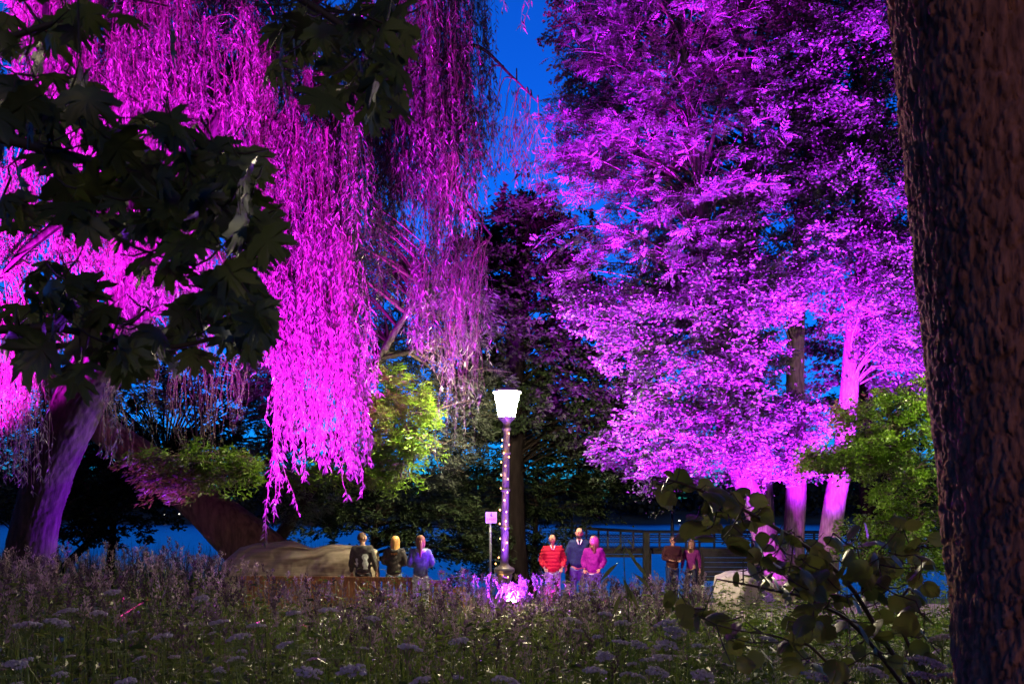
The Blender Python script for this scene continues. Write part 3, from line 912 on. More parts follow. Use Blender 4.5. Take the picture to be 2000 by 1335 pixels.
crown(LWT, np.vstack([lpts, NODES]), [(-40, -150), (520, -150), (640, 100), (640, 420), (560, 720), (420, 780), (-40, 760)], 85, 17.0, 19.0, 240, 0.18, 0.22, (), (1.0, 1.7), 0, M_willow, M_twig, flat=0.4, cname='crown', zup=0.3, droop=.5)
crown(LWT, lpts, [(480, 700), (560, 690), (560, 860), (640, 1000), (560, 1010), (480, 860)], 26, 17.4, 18.4, 190, 0.17, 0.22, (), (0.8, 1.3), 0, M_willow, M_twig, flat=0.3, cname='crown', zup=0.3)

# sunken green bush lit by the assumed unseen lamp on the right
bush = thing('hornbeam_bush', 'tall bush with small bright yellow-green leaves beside the bark trunk', 'shrub', on(7.6, 15.2))
ax_ = spline([on(7.6, 15.2), P(1790, 1000, 15.2), P(1760, 860, 15.2), P(1700, 760, 15.2)], 40)
mb = MB(); tube(mb, ax_, np.linspace(.09, .02, 40), 8); mb.build('stem', M_twig, bush)
crown(bush, ax_, [(1620, 850), (1670, 800), (1740, 765), (1860, 740), (1880, 1100), (1760, 1120), (1680, 1110), (1665, 1060), (1720, 990), (1740, 930), (1660, 920), (1590, 900)], 105, 14.2, 15.8, 250, 0.085, 0.6,
      [(1690, 960, 40, 30)], (0.6, 1.1), 0, M_green, M_twig, flat=0.25, zup=0.2, bough=.02)

# ------------------------------------------------------------------ pier
PD = 27.0
pier = thing('pier', 'dark wooden pier with rail and netting over the blue lake', 'pier', (P(1230, 1100, PD)[0], PD, -1.1))


def bar(nm, x0, y0, x1, y1, d0, d1, w, h, mat, par):
    a, b_ = P(x0, y0, d0), P(x1, y1, d1)
    c = (a + b_) / 2
    dv = Vector(b_ - a)
    mb = MB()
    box(mb, c, (dv.length, w, h), dv.to_track_quat('X', 'Z').to_matrix())
    return mb.build(nm, mat, par, False)


bar('deck', 1040, 1071, 1262, 1070, 26.0, 27.0, 1.6, .10, M_pierwood, pier)
bar('deck', 1262.5, 1070, 1470, 1072, 27.0, 27.6, 1.6, .10, M_pierwood, pier)
bar('edge_beam', 1040, 1077, 1261, 1076, 25.2, 26.2, .12, .16, M_pierwood, pier)
bar('edge_beam', 1262, 1076, 1470, 1078, 26.2, 26.8, .12, .16, M_pierwood, pier)
bar('cross_beam', 1060, 1084, 1262, 1085, 25.3, 26.15, .08, .09, M_pierwood, pier)
for dd, off in ((25.15, 0), (27.6, 0)):
    k = 1.0 if dd < 26 else 25.15 / 27.6
    yy = lambda v_: HY + (v_ - HY) * k
    bar('top_rail', 1085, yy(1029), 1262, yy(1039), dd, dd + .95, .07, .06, M_pier, pier)
    bar('top_rail', 1262.4, yy(1039), 1600, yy(1040), dd + .95, dd + 1.9, .07, .06, M_pier, pier)
    for y0 in (1047, 1057):
        bar('mid_rail', 1070, yy(y0), 1261.5, yy(y0 + 1), dd, dd + .95, .04, .04, M_pier, pier)
        bar('mid_rail', 1262.4, yy(y0 + 1), 1600, yy(y0 + 1), dd + .95, dd + 1.9, .04, .04, M_pier, pier)
    for k2, x_ in enumerate((1105, 1145, 1169, 1187, 1212, 1237, 1288, 1314, 1340, 1366, 1395, 1430, 1470, 1510, 1550, 1590)):
        top = 1029 + (x_ - 1085) / 177 * 10 if x_ < 1262 else 1039.5
        d2 = dd + (x_ - 1085) / 177 * .95 if x_ < 1262 else dd + .95 + (x_ - 1262) / 338 * .95
        bar('rail_post', x_, yy(top), x_, yy(1072), d2, d2, .06, .06, M_pier, pier)
for x_, w_ in ((1262, .20), (1270, .07)):
    bar('pile', x_, 1038 if w_ > .1 else 1074, x_, 1190, 25.95, 25.95, w_, w_, M_pierwood, pier)
for x_ in (1110, 1366, 1480, 1600):
    bar('pile', x_, 1074, x_, 1190, 26.6, 26.6, .2, .2, M_pierwood, pier)
# wire netting along the rail
mb = MB()
for s_ in (1, -1):
    for x_ in np.arange(1065, 1262, 5.5):
        x1 = x_ + s_ * 30
        if 1060 < x1 < 1262:
            dA, dB = 25.2 + (x_ - 1085) / 177 * .95, 25.2 + (x1 - 1085) / 177 * .95
            tube(mb, [P(x_, 1040, dA), P(x1, 1072, dB)], .006, 3, False)
o = mb.build('wire_netting', M_pier, pier); o['kind'] = 'stuff'
# landing stage side with planks
stage = thing('landing_stage', 'dark planked landing stage beside the pier behind the shrub', 'landing stage', (P(1450, 1100, 24.5)[0], 24.5, -1.1))
for k in range(7):
    bar('plank', 1372 + k * 0.4, 1074 + k * 9.2, 1562, 1075 + k * 9.2, 24.6 - .02 * (k % 2), 24.9, .04, .135, M_pierwood, stage)
for x_ in (1371, 1466, 1563):
    bar('post', x_, 1068, x_, 1160, 24.75, 24.75, .12, .12, M_pierwood, stage)
for lb, x_, y0 in (('tall dark pole rising from the pier behind two standing figures', 1313, 1000), ('thin dark pole behind the tall man in blue', 1117, 992)):
    t = thing('mooring_pole', lb, 'pole', (P(x_, 1100, 26.4)[0], 26.4, -1.1))
    mb = MB(); tube(mb, [P(x_, 1190, 26.4), P(x_, y0, 26.4)], .06, 8); mb.build('shaft', M_pier, t)
    mb = MB(); lathe(mb, [(0.06, 0), (.075, .01), (.07, .06), (.0, .09)], P(x_, y0, 26.4), 8); mb.build('cap', M_pier, t)

# ------------------------------------------------------------------ low slatted fence, litter bin, sign, boulder, walker's beige streak
FD = 16.1
fence = thing('slatted_fence', 'low orange-brown slatted timber fence in front of the people on the left', 'fence', on(P(650, 1100, FD)[0], FD))
slat_me = None
k = 0
x_ = 474.0
while x_ < 872:
    a = P(x_, 1130, FD)
    g_ = float(gz(a[0], FD))
    h_ = a[2] - g_ - 0.02 - random.uniform(0, .02)
    mb = MB()
    w_ = .10 + random.uniform(-.012, .012)
    pr = np.array([[-w_ / 2, 0], [w_ / 2, 0], [w_ / 2, h_ - .02], [w_ / 2 - .015, h_], [-w_ / 2 + .015, h_], [-w_ / 2, h_ - .02]])
    v = np.vstack([np.c_[pr[:, 0], np.full(6, -.012), pr[:, 1]], np.c_[pr[:, 0], np.full(6, .012), pr[:, 1]]]) + [a[0], FD + random.uniform(-.006, .006), g_]
    q = [[j, (j + 1) % 6, 6 + (j + 1) % 6, 6 + j] for j in range(6)] + [[0, 1, 2, 5], [2, 3, 4, 5], [6, 11, 8, 7], [8, 11, 10, 9]]
    mb.add(v, quads=q)
    mb.build('slat', M_timber, fence, False)
    x_ += 12.6
    k += 1
for yy, dd, hh in ((1128, FD - .05, .09), (1165, FD + .03, .07)):
    bar('rail', 466, yy, 838, yy + 3, dd, dd, .04, hh, M_timber, fence)
    bar('rail', 839, yy + 8, 880, yy + 9, dd, dd, .04, hh, M_timber, fence)
binn = thing('litter_bin', 'yellow slatted timber litter bin in the grass left of the lamp', 'litter bin', on(P(885, 1150, 15.7)[0], 15.7))
bx_, bz = P(885, 1148, 15.7)[0], P(885, 1148, 15.7)[2]
g_ = float(gz(bx_, 15.7))
for k in range(14):
    a = k / 14 * 2 * math.pi
    mb = MB(); box(mb, (bx_ + .235 * math.cos(a), 15.7 + .235 * math.sin(a), (g_ + bz) / 2 + .03), (.018, .085, bz - g_ - .02), Matrix.Rotation(a, 3, 'Z'))
    mb.build('slat', M_timber_y, binn, False)
for zz in (g_ + .12, bz - .1):
    mb = MB(); lathe(mb, [(.21, -.02), (.222, -.02), (.222, .02), (.21, .02)], (bx_, 15.7, zz), 24); mb.build('hoop', M_black, binn)
mb = MB(); lathe(mb, [(0.0, g_ + .05), (.2, g_ + .05), (.205, bz - .02), (.19, bz - .02), (.18, g_ + .1), (0, g_ + .1)], (bx_, 15.7, 0), 20); mb.build('liner', M_black, binn)

SD = 17.0
sgn = thing('notice_sign', 'square white notice sign on a thin post left of the lamp', 'sign', on(P(959.5, 1100, SD)[0], SD))
c = P(959.5, 1010, SD)
mb = MB(); box(mb, c, (22 * SD / F, .012, 22 * SD / F)); mb.build('panel', plain('sign_white', (.62, .6, .62), .5, noise=.06), sgn, False)
mb = MB(); tube(mb, [on(c[0] - .02, SD + .03, -.05), [c[0] - .02, SD + .03, c[2] + .06]], .026, 8); mb.build('post', plain('zinc_post', (.35, .35, .38), .45, .5), sgn)


def text(body, size, loc, mat, par, name='lettering'):
    cu = bpy.data.curves.new(name, 'FONT')
    cu.body, cu.size, cu.align_x, cu.align_y, cu.extrude = body, size, 'CENTER', 'CENTER', .001
    tmp = bpy.data.objects.new('tmp', cu)
    COL.objects.link(tmp)
    dg = bpy.context.evaluated_depsgraph_get()
    me = bpy.data.meshes.new_from_object(tmp.evaluated_get(dg))
    bpy.data.objects.remove(tmp)
    me.transform(Matrix.Translation(loc) @ Matrix.Rotation(R(90), 4, 'X'))
    me.materials.clear()
    me.materials.append(mat)
    return link(name, me, par)


text('ZAKAZ', .062, (c[0], SD - .0085, c[2] - .035), plain('sign_red', (.35, .03, .05), .5, noise=.05), sgn)
mb = MB()   # small bather pictogram over the word
lathe(mb, [(0, -.004), (.013, -.004), (.013, .004), (0, .004)], (0, 0, 0), 12)
mb.v = [v[:, [0, 2, 1]] * [1, .25, 1] + [c[0], SD - .0085, c[2] + .085] for v in mb.v]
box(mb, (c[0] - .004, SD - .0085, c[2] + .052), (.03, .003, .036)); box(mb, (c[0] + .012, SD - .0085, c[2] + .027), (.034, .003, .012))
mb.build('pictogram', plain('sign_ink', (.12, .04, .12), .5, noise=.05), sgn, False)


def rock(name, label, c, s, seed, mat, facet=0.18):
    u, v_ = np.meshgrid(np.linspace(0, 2 * math.pi, 73)[:-1], np.linspace(0.001, math.pi - 0.001, 40))
    d_ = np.stack([np.sin(v_) * np.cos(u), np.sin(v_) * np.sin(u), np.cos(v_)], -1)
    r_ = np.ones(u.shape) * 1.2
    rs = np.random.default_rng(seed)
    for k in range(22):
        nn = nz(rs.normal(size=3)); h_ = rs.uniform(0.78, 1.0)
        r_ = np.minimum(r_, h_ / np.maximum(d_ @ nn, 0.05))
    r_ = r_ * (1 + 0.05 * (fbm(u * 3, v_ * 5, seed) - .5) + 0.04 * (fbm(u * 9, v_ * 14, seed) - .5))
    V_ = d_ * r_[..., None] * np.array(s) + np.array(c)
    i_ = np.arange(39)[:, None] * 72
    j = np.arange(72)[None]
    q = np.stack([i_ + j, i_ + 72 + j, i_ + 72 + (j + 1) % 72, i_ + (j + 1) % 72], -1).reshape(-1, 4)
    o_ = MB().add(V_.reshape(-1, 3), quads=q).build(name, mat)
    return tag(o_, label, 'boulder')


M_rock = plain('pale_stone', (.44, .40, .38), .8, noise=.3, scale=5, bump=.5)
rock('boulder', 'large pale boulder lit lilac behind the leafy shrub', P(1440, 1158, 18.4), (.62, .5, .60), 4, M_rock)
rock('boulder', 'smaller pale boulder beside the large one', P(1488, 1178, 18.3), (.30, .3, .24), 9, M_rock)

# motion streak of a beige-clad walker, made as a solid form behind the fence
u, v_ = np.meshgrid(np.linspace(0, 1, 150), np.linspace(0, 1, 60))
xx = 436 + u * 300
top = 1064 + 5 * np.sin(u * 19) * np.sin(u * 7 + 1) - 6 * np.exp(-((u - .36) / .1) ** 2) + 10 * np.maximum(0, u - .8) * 5 + 60 * np.maximum(0, .10 - u) ** 1.2 * 8
ang = v_ * math.pi
dep = 17.15 - .34 * np.cos(ang) * (0.55 + .45 * (v_ < .5))
zt = CAMH + (HY - top) * 17.0 / F
g_ = gz(0, 17.0) - .02
wr = .10 * (fbm(u * 5 + v_ * 2, v_ * 15 - u * 9, 4) - .5) + .022 * np.sin(v_ * 30 - u * 21 + 5 * fbm(u * 5, v_ * 3, 2))
hh = np.sin(ang) ** 0.42
V_ = np.stack([(xx - 1000) * 17.0 / F, dep + wr * 1.4, g_ + (zt - g_) * hh + wr * .5 * hh], -1)
i_ = np.arange(59)[:, None] * 150 + np.arange(149)[None]
q = np.stack([i_, i_ + 1, i_ + 151, i_ + 150], -1).reshape(-1, 4)
o = MB().add(V_.reshape(-1, 3), quads=q).build('walker_streak', plain('streak_beige', (.34, .28, .21), .9, noise=.25, scale=3, bump=.3, stretch=(.5, 1, 6)))
tag(o, 'long solid beige motion streak of a walker left of the dark-haired person', 'cloth')


# ------------------------------------------------------------------ people
def skin_mesh(verts, edges, radii, root=0, sub=1, remesh=0.0):
    me = bpy.data.meshes.new('tmp')
    me.from_pydata([tuple(map(float, v)) for v in verts], edges, [])
    ob = bpy.data.objects.new('tmp', me)
    COL.objects.link(ob)
    m_ = ob.modifiers.new('s', 'SKIN')
    m_.use_smooth_shade = True
    for k_, sv in enumerate(me.skin_vertices[0].data):
        r_ = radii[k_]
        sv.radius = (r_, r_) if not hasattr(r_, '__len__') else r_
        sv.use_root = k_ == root
    ob.modifiers.new('u', 'SUBSURF').levels = sub
    if remesh:
        rm = ob.modifiers.new('r', 'REMESH')
        rm.mode, rm.voxel_size, rm.use_smooth_shade = 'VOXEL', remesh, True
    dg = bpy.context.evaluated_depsgraph_get()
    dg.update()
    ev = bpy.data.meshes.new_from_object(ob.evaluated_get(dg))
    V = np.zeros(len(ev.vertices) * 3)
    ev.vertices.foreach_get('co', V)
    faces = [tuple(p_.vertices) for p_ in ev.polygons]
    bpy.data.objects.remove(ob)
    bpy.data.meshes.remove(ev)
    V = V.reshape(-1, 3)
    if remesh:      # keep the one outer surface
        lab = np.arange(len(V))
        fa = np.array([f_ for f_ in faces if len(f_) == 4])
        for _ in range(200):
            m_ = lab[fa].min(1)
            new = lab.copy()
            np.minimum.at(new, fa.ravel(), np.repeat(m_, 4))
            new = new[new]
            if (new == lab).all():
                break
            lab = new
        big = np.bincount(lab).argmax()
        keep = lab == big
        idx = np.cumsum(keep) - 1
        faces = [tuple(int(idx[i_]) for i_ in f_) for f_ in faces if keep[f_[0]]]
        V = V[keep]
    return V, faces


def to_obj(name, parts, mat, parent, smooth=True):
    V, Fc, n_ = [], [], 0
    for v, f in parts:
        V.append(v)
        Fc += [tuple(i_ + n_ for i_ in q_) for q_ in f]
        n_ += len(v)
    me = bpy.data.meshes.new(name)
    me.from_pydata(np.vstack(V).tolist(), [], Fc)
    me.polygons.foreach_set('use_smooth', [smooth] * len(me.polygons))
    me.materials.append(mat)
    o_ = bpy.data.objects.new(name, me)
    COL.objects.link(o_)
    o_.parent = parent
    return o_


def sphere(c, s, nu=24, nv=16, fn=None):
    u_, w_ = np.meshgrid(np.linspace(0, 2 * math.pi, nu + 1)[:-1], np.linspace(0.02, math.pi - 0.02, nv))
    d_ = np.stack([np.sin(w_) * np.cos(u_), np.sin(w_) * np.sin(u_), np.cos(w_)], -1)
    r_ = fn(d_) if fn else 1.0
    V = (d_ * (r_[..., None] if fn else 1.0) * np.array(s)).reshape(-1, 3) + np.array(c)
    f = []
    for a_ in range(nv - 1):
        for b_ in range(nu):
            f.append((a_ * nu + b_, (a_ + 1) * nu + b_, (a_ + 1) * nu + (b_ + 1) % nu, a_ * nu + (b_ + 1) % nu))
    f.append(tuple(range(nu))); f.append(tuple(reversed(range((nv - 1) * nu, nv * nu))))
    return V, f


M_skin = plain('skin', (.36, .20, .14), .55, noise=.08, spec=.3)


def hand(w, fwd, side, curl=.5):
    """palm, four unequal bent fingers and a thumb, rooted at the wrist w"""
    out = []
    fwd, side = nz(np.array(fwd, float)), nz(np.array(side, float))
    nrm = np.cross(fwd, side)
    pv = [w, w + fwd * .05, w + fwd * .09]
    out.append(skin_mesh(pv, [(0, 1), (1, 2)], [(.024, .017), (.036, .016), (.036, .014)]))
    for k_, ln in enumerate((.070, .080, .075, .058)):
        b_ = w + fwd * .085 + side * (.027 - .018 * k_)
        p1 = b_ + (fwd * .9 + nrm * curl * .5) * ln * .45
        p2 = p1 + (fwd * .6 + nrm * curl) * ln * .33
        p3 = p2 + (fwd * .2 + nrm * curl * 1.3) * ln * .25
        out.append(skin_mesh([b_ - fwd * .02, b_, p1, p2, p3], [(0, 1), (1, 2), (2, 3), (3, 4)], [.010, .0095, .009, .008, .007]))
    b_ = w + fwd * .03 + side * .03
    p1 = b_ + (side * .8 + fwd * .6) * .035
    p2 = p1 + (fwd * .8 + side * .2 + nrm * curl * .5) * .03
    out.append(skin_mesh([w + fwd * .02 + side * .01, b_, p1, p2], [(0, 1), (1, 2), (2, 3)], [.012, .012, .010, .008]))
    return out


def person(label, x, d, ytop, face, top, legs, hair, arms, build=1.0, quilt=0.0, hairstyle='short', beard=False, hood=False, headturn=0.0, headpitch=0.0, cuff=None, extra=None, group='people by the lake', hem=.86):
    p = P(x, ytop, d)
    g_ = float(gz(p[0], d)) + (.045 if 14.9 < d < 19.0 else 0)
    Ht = p[2] - g_
    s = Ht / 1.76
    t = thing('person', label, 'person', (p[0], d, g_), face, group)
    t.scale = (s, s, s)
    t.rotation_euler = (random.uniform(-.05, .05), random.uniform(-.045, .045), face)
    E = lambda sx: np.array(arms[0 if sx > 0 else 1][0]) * [1, 1, 1]
    W = lambda sx: np.array(arms[0 if sx > 0 else 1][1]) * [1, 1, 1]
    # body: one surface from the crown of the head to the shoes (facing -Y)
    bv = [(0, 0, .96), (0, .005, 1.14), (0, .01, 1.34), (0, .01, 1.46), (0, -.002, 1.53), (0, -.012, 1.60)]
    be = [(0, 1), (1, 2), (2, 3), (3, 4), (4, 5)]
    br = [(.135, .10), (.12, .095), (.145, .10), (.09, .07), (.055, .055), (.055, .06)]
    for sx in (1, -1):
        n0 = len(bv)
        bv += [(sx * .17, .01, 1.42), tuple(E(sx)), tuple(W(sx))]
        be += [(2, n0), (n0, n0 + 1), (n0 + 1, n0 + 2)]
        br += [.055, .042, .027]
        n0 = len(bv)
        bv += [(sx * .09, 0, .90), (sx * .10, -.01, .50), (sx * .10, .02, .10), (sx * .105, -.08, .045), (sx * .11, -.16, .03)]
        be += [(0, n0), (n0, n0 + 1), (n0 + 1, n0 + 2), (n0 + 2, n0 + 3), (n0 + 3, n0 + 4)]
        br += [.085, .058, .042, (.042, .035), (.04, .022)]
    parts = [skin_mesh(bv, be, br)]
    cz, sz = math.cos(headturn), math.sin(headturn)
    Rh = np.array([[cz, -sz, 0], [sz, cz, 0], [0, 0, 1]]) @ np.array([[1, 0, 0], [0, math.cos(headpitch), -math.sin(headpitch)], [0, math.sin(headpitch), math.cos(headpitch)]])
    hc = np.array([0, -.012, 1.645])

    def hfn(d_):
        r_ = np.ones(d_.shape[:-1])
        x_, y_, z_ = d_[..., 0], d_[..., 1], d_[..., 2]
        r_ = r_ * (1 - .14 * np.clip(-z_, 0, 1) ** 1.5 * (1 + .3 * np.abs(x_)))                   # jaw narrows
        r_ = r_ + .20 * np.exp(-((x_ / .16) ** 2 + ((z_ + .12) / .22) ** 2)) * (y_ < 0)           # nose
        r_ = r_ + .07 * np.exp(-((x_ / .35) ** 2 + ((z_ + .78) / .2) ** 2)) * (y_ < 0)            # chin
        r_ = r_ - .06 * np.exp(-(((np.abs(x_) - .36) / .16) ** 2 + ((z_ - .05) / .14) ** 2)) * (y_ < 0)   # eye sockets
        r_ = r_ + .04 * np.exp(-((x_ / .22) ** 2 + ((z_ + .46) / .07) ** 2)) * (y_ < 0)           # lips
        return r_
    hv, hf = sphere((0, 0, 0), (.076, .096, .115), 40, 30, hfn)
    parts.append((hv @ Rh.T + hc, hf))
    for sx in (1, -1):
        ev, ef = sphere((sx * .078, .012, -.005), (.012, .022, .033), 10, 8)
        parts.append((ev @ Rh.T + hc, ef))
        w_ = W(sx)
        parts += hand(w_, w_ - E(sx), (0, -1, 0) if abs((w_ - E(sx))[1]) < .1 else (-sx, 0, 0))
    to_obj('body', parts, M_skin, t)
    for sx in (1, -1):
        ev, ef = sphere((sx * .030, -.087, .006), (.013, .008, .008), 10, 8)
        to_obj('eye', [(ev @ Rh.T + hc, ef)], plain('eye_dark', (.05, .03, .03), .3), t)
        ev, ef = sphere((sx * .031, -.092, .028), (.022, .006, .005), 10, 6)
        to_obj('eyebrow', [(ev @ Rh.T + hc, ef)], hair[0], t)
    # hair
    if hairstyle == 'short':
        def f(d_):
            return 1.09 + .03 * np.sin(d_[..., 0] * 31) * np.sin(d_[..., 2] * 23) - .5 * ((d_[..., 1] < -.35) & (d_[..., 2] < .45)) - .5 * (d_[..., 2] < -.35)
        to_obj('hair', [((lambda q_: (q_[0] @ Rh.T + hc, q_[1]))(sphere((0, .006, .004), (.078, .098, .117), 40, 26, f)))], hair[0], t)
    elif hairstyle == 'cropped':
        def f(d_):
            return 1.06 - .4 * ((d_[..., 1] < -.05) | (d_[..., 2] > .62)) - .4 * (d_[..., 2] < -.3)
        to_obj('hair', [((lambda q_: (q_[0] @ Rh.T + hc, q_[1]))(sphere((0, .004, 0), (.076, .097, .115), 40, 26, f)))], hair[0], t)
    elif hairstyle in ('bob', 'ponytail', 'long'):
        drop = {'bob': .15, 'ponytail': .03, 'long': .24}[hairstyle]
        hv, hf = sphere((0, .012, .006), (.100, .118, .130), 48, 36, lambda d_: 1.04 + .035 * np.sin(np.arctan2(d_[..., 1], d_[..., 0]) * 17) * np.clip(1 - np.abs(d_[..., 2]), 0, 1) - .5 * ((d_[..., 1] < -.45) & (d_[..., 2] < .4)))
        zn = np.clip(-hv[:, 2] / .130, 0, .995)
        hv[:, :2] *= (1 / np.maximum(np.sqrt(1 - zn ** 2), .45))[:, None] ** (1.0 if hairstyle != 'ponytail' else .3)
        low = np.clip(-hv[:, 2] / .12, 0, 1)
        hv[:, 2] -= drop * low * (hv[:, 1] > -.05)
        hv[:, 2] -= .035 * low * np.abs(np.sin(np.arctan2(hv[:, 1], hv[:, 0]) * 6.5 + x))
        hv[:, :2] *= (1 + (.10 if hairstyle == 'bob' else .02) * low)[:, None]
        pr = [(hv @ Rh.T + hc, hf)]
        if hairstyle == 'ponytail':
            pr.append(skin_mesh([hc + Rh @ np.array(q_) for q_ in ((0, .09, .02), (.005, .15, -.02), (.01, .17, -.12), (.012, .175, -.24), (.01, .17, -.36))], [(0, 1), (1, 2), (2, 3), (3, 4)], [.03, .046, .048, .038, .014]))
        to_obj('hair', pr, hair[0], t)
    if beard:
        hv, hf = sphere((0, -.002, -.012), (.077, .097, .116), 40, 26, lambda d_: 1.03 - .4 * ((d_[..., 2] > -.38) | (d_[..., 1] > .1)))
        to_obj('beard', [(hv @ Rh.T + hc, hf)], hair[0], t)
    # top: one garment
    k = build
    tv = [(0, 0, hem), (0, 0, 1.02), (0, .005, 1.18), (0, .008, 1.37), (0, .004, 1.495)]
    te = [(0, 1), (1, 2), (2, 3), (3, 4)]
    tr = [(.178 * k, .128 * k), (.17 * k, .125 * k), (.165 * k, .12 * k), (.17 * k, .12 * k), (.080, .074)]
    for sx in (1, -1):
        n0 = len(tv)
        e_, w_ = E(sx), W(sx)
        tv += [(sx * .18, .01, 1.425), tuple(e_), tuple(e_ + (w_ - e_) * .93)]
        te += [(3, n0), (n0, n0 + 1), (n0 + 1, n0 + 2)]
        tr += [.082 * k, .066 * k, .047 * k]
    V, fcs = skin_mesh(tv, te, tr, 0, 2, .022)
    if len(V) < 900:
        V, fcs = skin_mesh(tv, te, tr, 0, 2)
    if quilt:
        arm = np.abs(V[:, 0]) > .2
        ph = V[:, 2] * 2 * math.pi / .085
        ctr = V - np.array([0, .005, 0]); ctr[:, 2] = 0
        V = V + nz(ctr + 1e-6) * (quilt * (np.abs(np.sin(ph * .5))[:, None] ** .5 - .6))
    else:
        V = V + nz(V - np.array([0, .0, 1.2])) * (.050 * (fbm(V[:, 0] * 8 + V[:, 1] * 6 + V[:, 2] * 5, V[:, 2] * 15, int(x)) - .5))[:, None]
    jk = to_obj('jacket', [(V, fcs)], top, t)
    if cuff:
        hv, hf = sphere((0, 0, hem + .005), (.182 * k, .132 * k, .016), 30, 8)
        to_obj('hem', [(hv, hf)], cuff, t)
    if hood:
        V, fcs = skin_mesh([(-.10, .02, 1.47), (-.08, .10, 1.44), (0, .14, 1.42), (.08, .10, 1.44), (.10, .02, 1.47)], [(0, 1), (1, 2), (2, 3), (3, 4)], [.03, .045, .05, .045, .03])
        to_obj('hood', [(V, fcs)], hood if not isinstance(hood, bool) else top, t)
    # trousers: one garment
    lv, le, lr = [(0, .0, 1.0)], [], [(.155 * k, .115 * k)]
    for sx in (1, -1):
        n0 = len(lv)
        lv += [(sx * .092, 0, .86), (sx * .10, -.01, .50), (sx * .10, .02, .09)]
        le += [(0, n0), (n0, n0 + 1), (n0 + 1, n0 + 2)]
        lr += [.102 * k, .078, .066]
    V, fcs = skin_mesh(lv, le, lr, 0, 2, .026)
    to_obj('trousers', [(V, fcs)], legs, t)
    for sx in (1, -1):
        V, fcs = skin_mesh([(sx * .10, .05, .06), (sx * .105, -.05, .055), (sx * .11, -.17, .045)], [(0, 1), (1, 2)], [(.05, .05), (.05, .05), (.045, .035)])
        to_obj('shoe', [(V, fcs)], plain('shoe_dark', (.03, .03, .035), .6), t)
    if extra:
        extra(t)
    return t


def cloth(name, c, **k):
    return plain(name, c, .85, noise=.22, scale=22, bump=.25, spec=.2, **k)


M_brown_h = plain('brown_hair', (.10, .05, .025), .5, noise=.5, scale=30, stretch=(6, 6, .6))
M_blond_h = plain('blond_hair', (.55, .30, .08), .45, noise=.35, scale=30, stretch=(6, 6, .6))
M_dblond_h = plain('dark_blond_hair', (.22, .10, .035), .45, noise=.4, scale=30, stretch=(6, 6, .6))
M_grey_h = plain('grey_hair', (.16, .12, .10), .6, noise=.3)
M_black_h = plain('black_hair', (.03, .02, .02), .5, noise=.3)
DOWN = [((.255, .03, 1.14), (.27, -.04, .90)), ((-.255, .03, 1.14), (-.27, -.04, .90))]
POCK = [((.275, .05, 1.15), (.205, -.10, .98)), ((-.275, .05, 1.15), (-.205, -.10, .98))]
FRONT = [((.26, .03, 1.15), (.13, -.20, 1.10)), ((-.26, .03, 1.15), (-.13, -.20, 1.10))]
M_print = plain('shirt_print', (.55, .60, .58), .7, noise=.5, scale=14)


def back_print(t):
    for xo, w_, z0, z1, yo in ((-.085, .11, .98, 1.30, .125), (.10, .05, 1.05, 1.22, .122)):
        n1, n2 = 9, 7
        V_, f = [], []
        for a_ in range(n1):
            for b_ in range(n2):
                xx_ = xo + w_ * (b_ / (n2 - 1) - .5) * (1 - .3 * math.sin(a_ * 1.7))
                V_.append((xx_, yo + .022 - xx_ * xx_ * 1.6 - .01 * abs(a_ / 8 - .6), z0 + (z1 - z0) * a_ / (n1 - 1)))
        f = [(a_ * n2 + b_, a_ * n2 + b_ + 1, (a_ + 1) * n2 + b_ + 1, (a_ + 1) * n2 + b_) for a_ in range(n1 - 1) for b_ in range(n2 - 1)]
        to_obj('shirt_print', [(np.array(V_), f)], M_print, t)


def shirt_collar(col):
    def fn(t):
        for sx in (1, -1):
            V_, f = skin_mesh([(sx * .055, -.06, 1.515), (sx * .04, -.095, 1.465), (sx * .015, -.118, 1.40)], [(0, 1), (1, 2)], [.016, .018, .008])
            to_obj('shirt_collar', [(V_, f)], col, t)
    return fn


M_shirt = cloth('white_shirt', (.6, .58, .58))
PI = math.pi
person('dark-haired person in grey top with pale print on the back, by the beige form', 713, 16.55, 1040, PI - .1, cloth('charcoal_knit', (.085, .08, .075)), cloth('black_jeans', (.03, .03, .035)), (M_brown_h,), DOWN, 1.05, headturn=-.9, extra=back_print)
person('person with golden blond bob in black hooded top seen from behind', 767, 17.0, 1047, PI, cloth('black_fleece', (.06, .055, .055)), cloth('blue_jeans', (.16, .22, .30)), (M_blond_h,), FRONT, 1.12, hairstyle='bob', hood=True)
person('person with ponytail in blue denim jacket and pale trousers seen from behind', 822, 15.9, 1046, PI + .15, cloth('denim_jacket', (.14, .17, .26)), cloth('pale_trousers', (.52, .54, .60)), (M_dblond_h,), FRONT, 1.02, hairstyle='ponytail', hood=cloth('grey_hood', (.4, .4, .44)), hem=.84)
person('balding man in red quilted jacket with hands in pockets', 1082, 17.7, 1043, .05, cloth('red_quilt', (.34, .012, .035)), cloth('light_jeans', (.30, .40, .55)), (M_grey_h,), POCK, 1.12, quilt=.034, hairstyle='cropped', headturn=.45, extra=shirt_collar(M_shirt))
person('tall bald bearded man in dark blue jacket', 1127, 18.0, 1030, .0, cloth('navy_jacket', (.010, .018, .075)), cloth('navy_jeans', (.07, .09, .22)), (M_black_h,), DOWN, 1.12, hairstyle='none', beard=True, extra=shirt_collar(M_shirt))
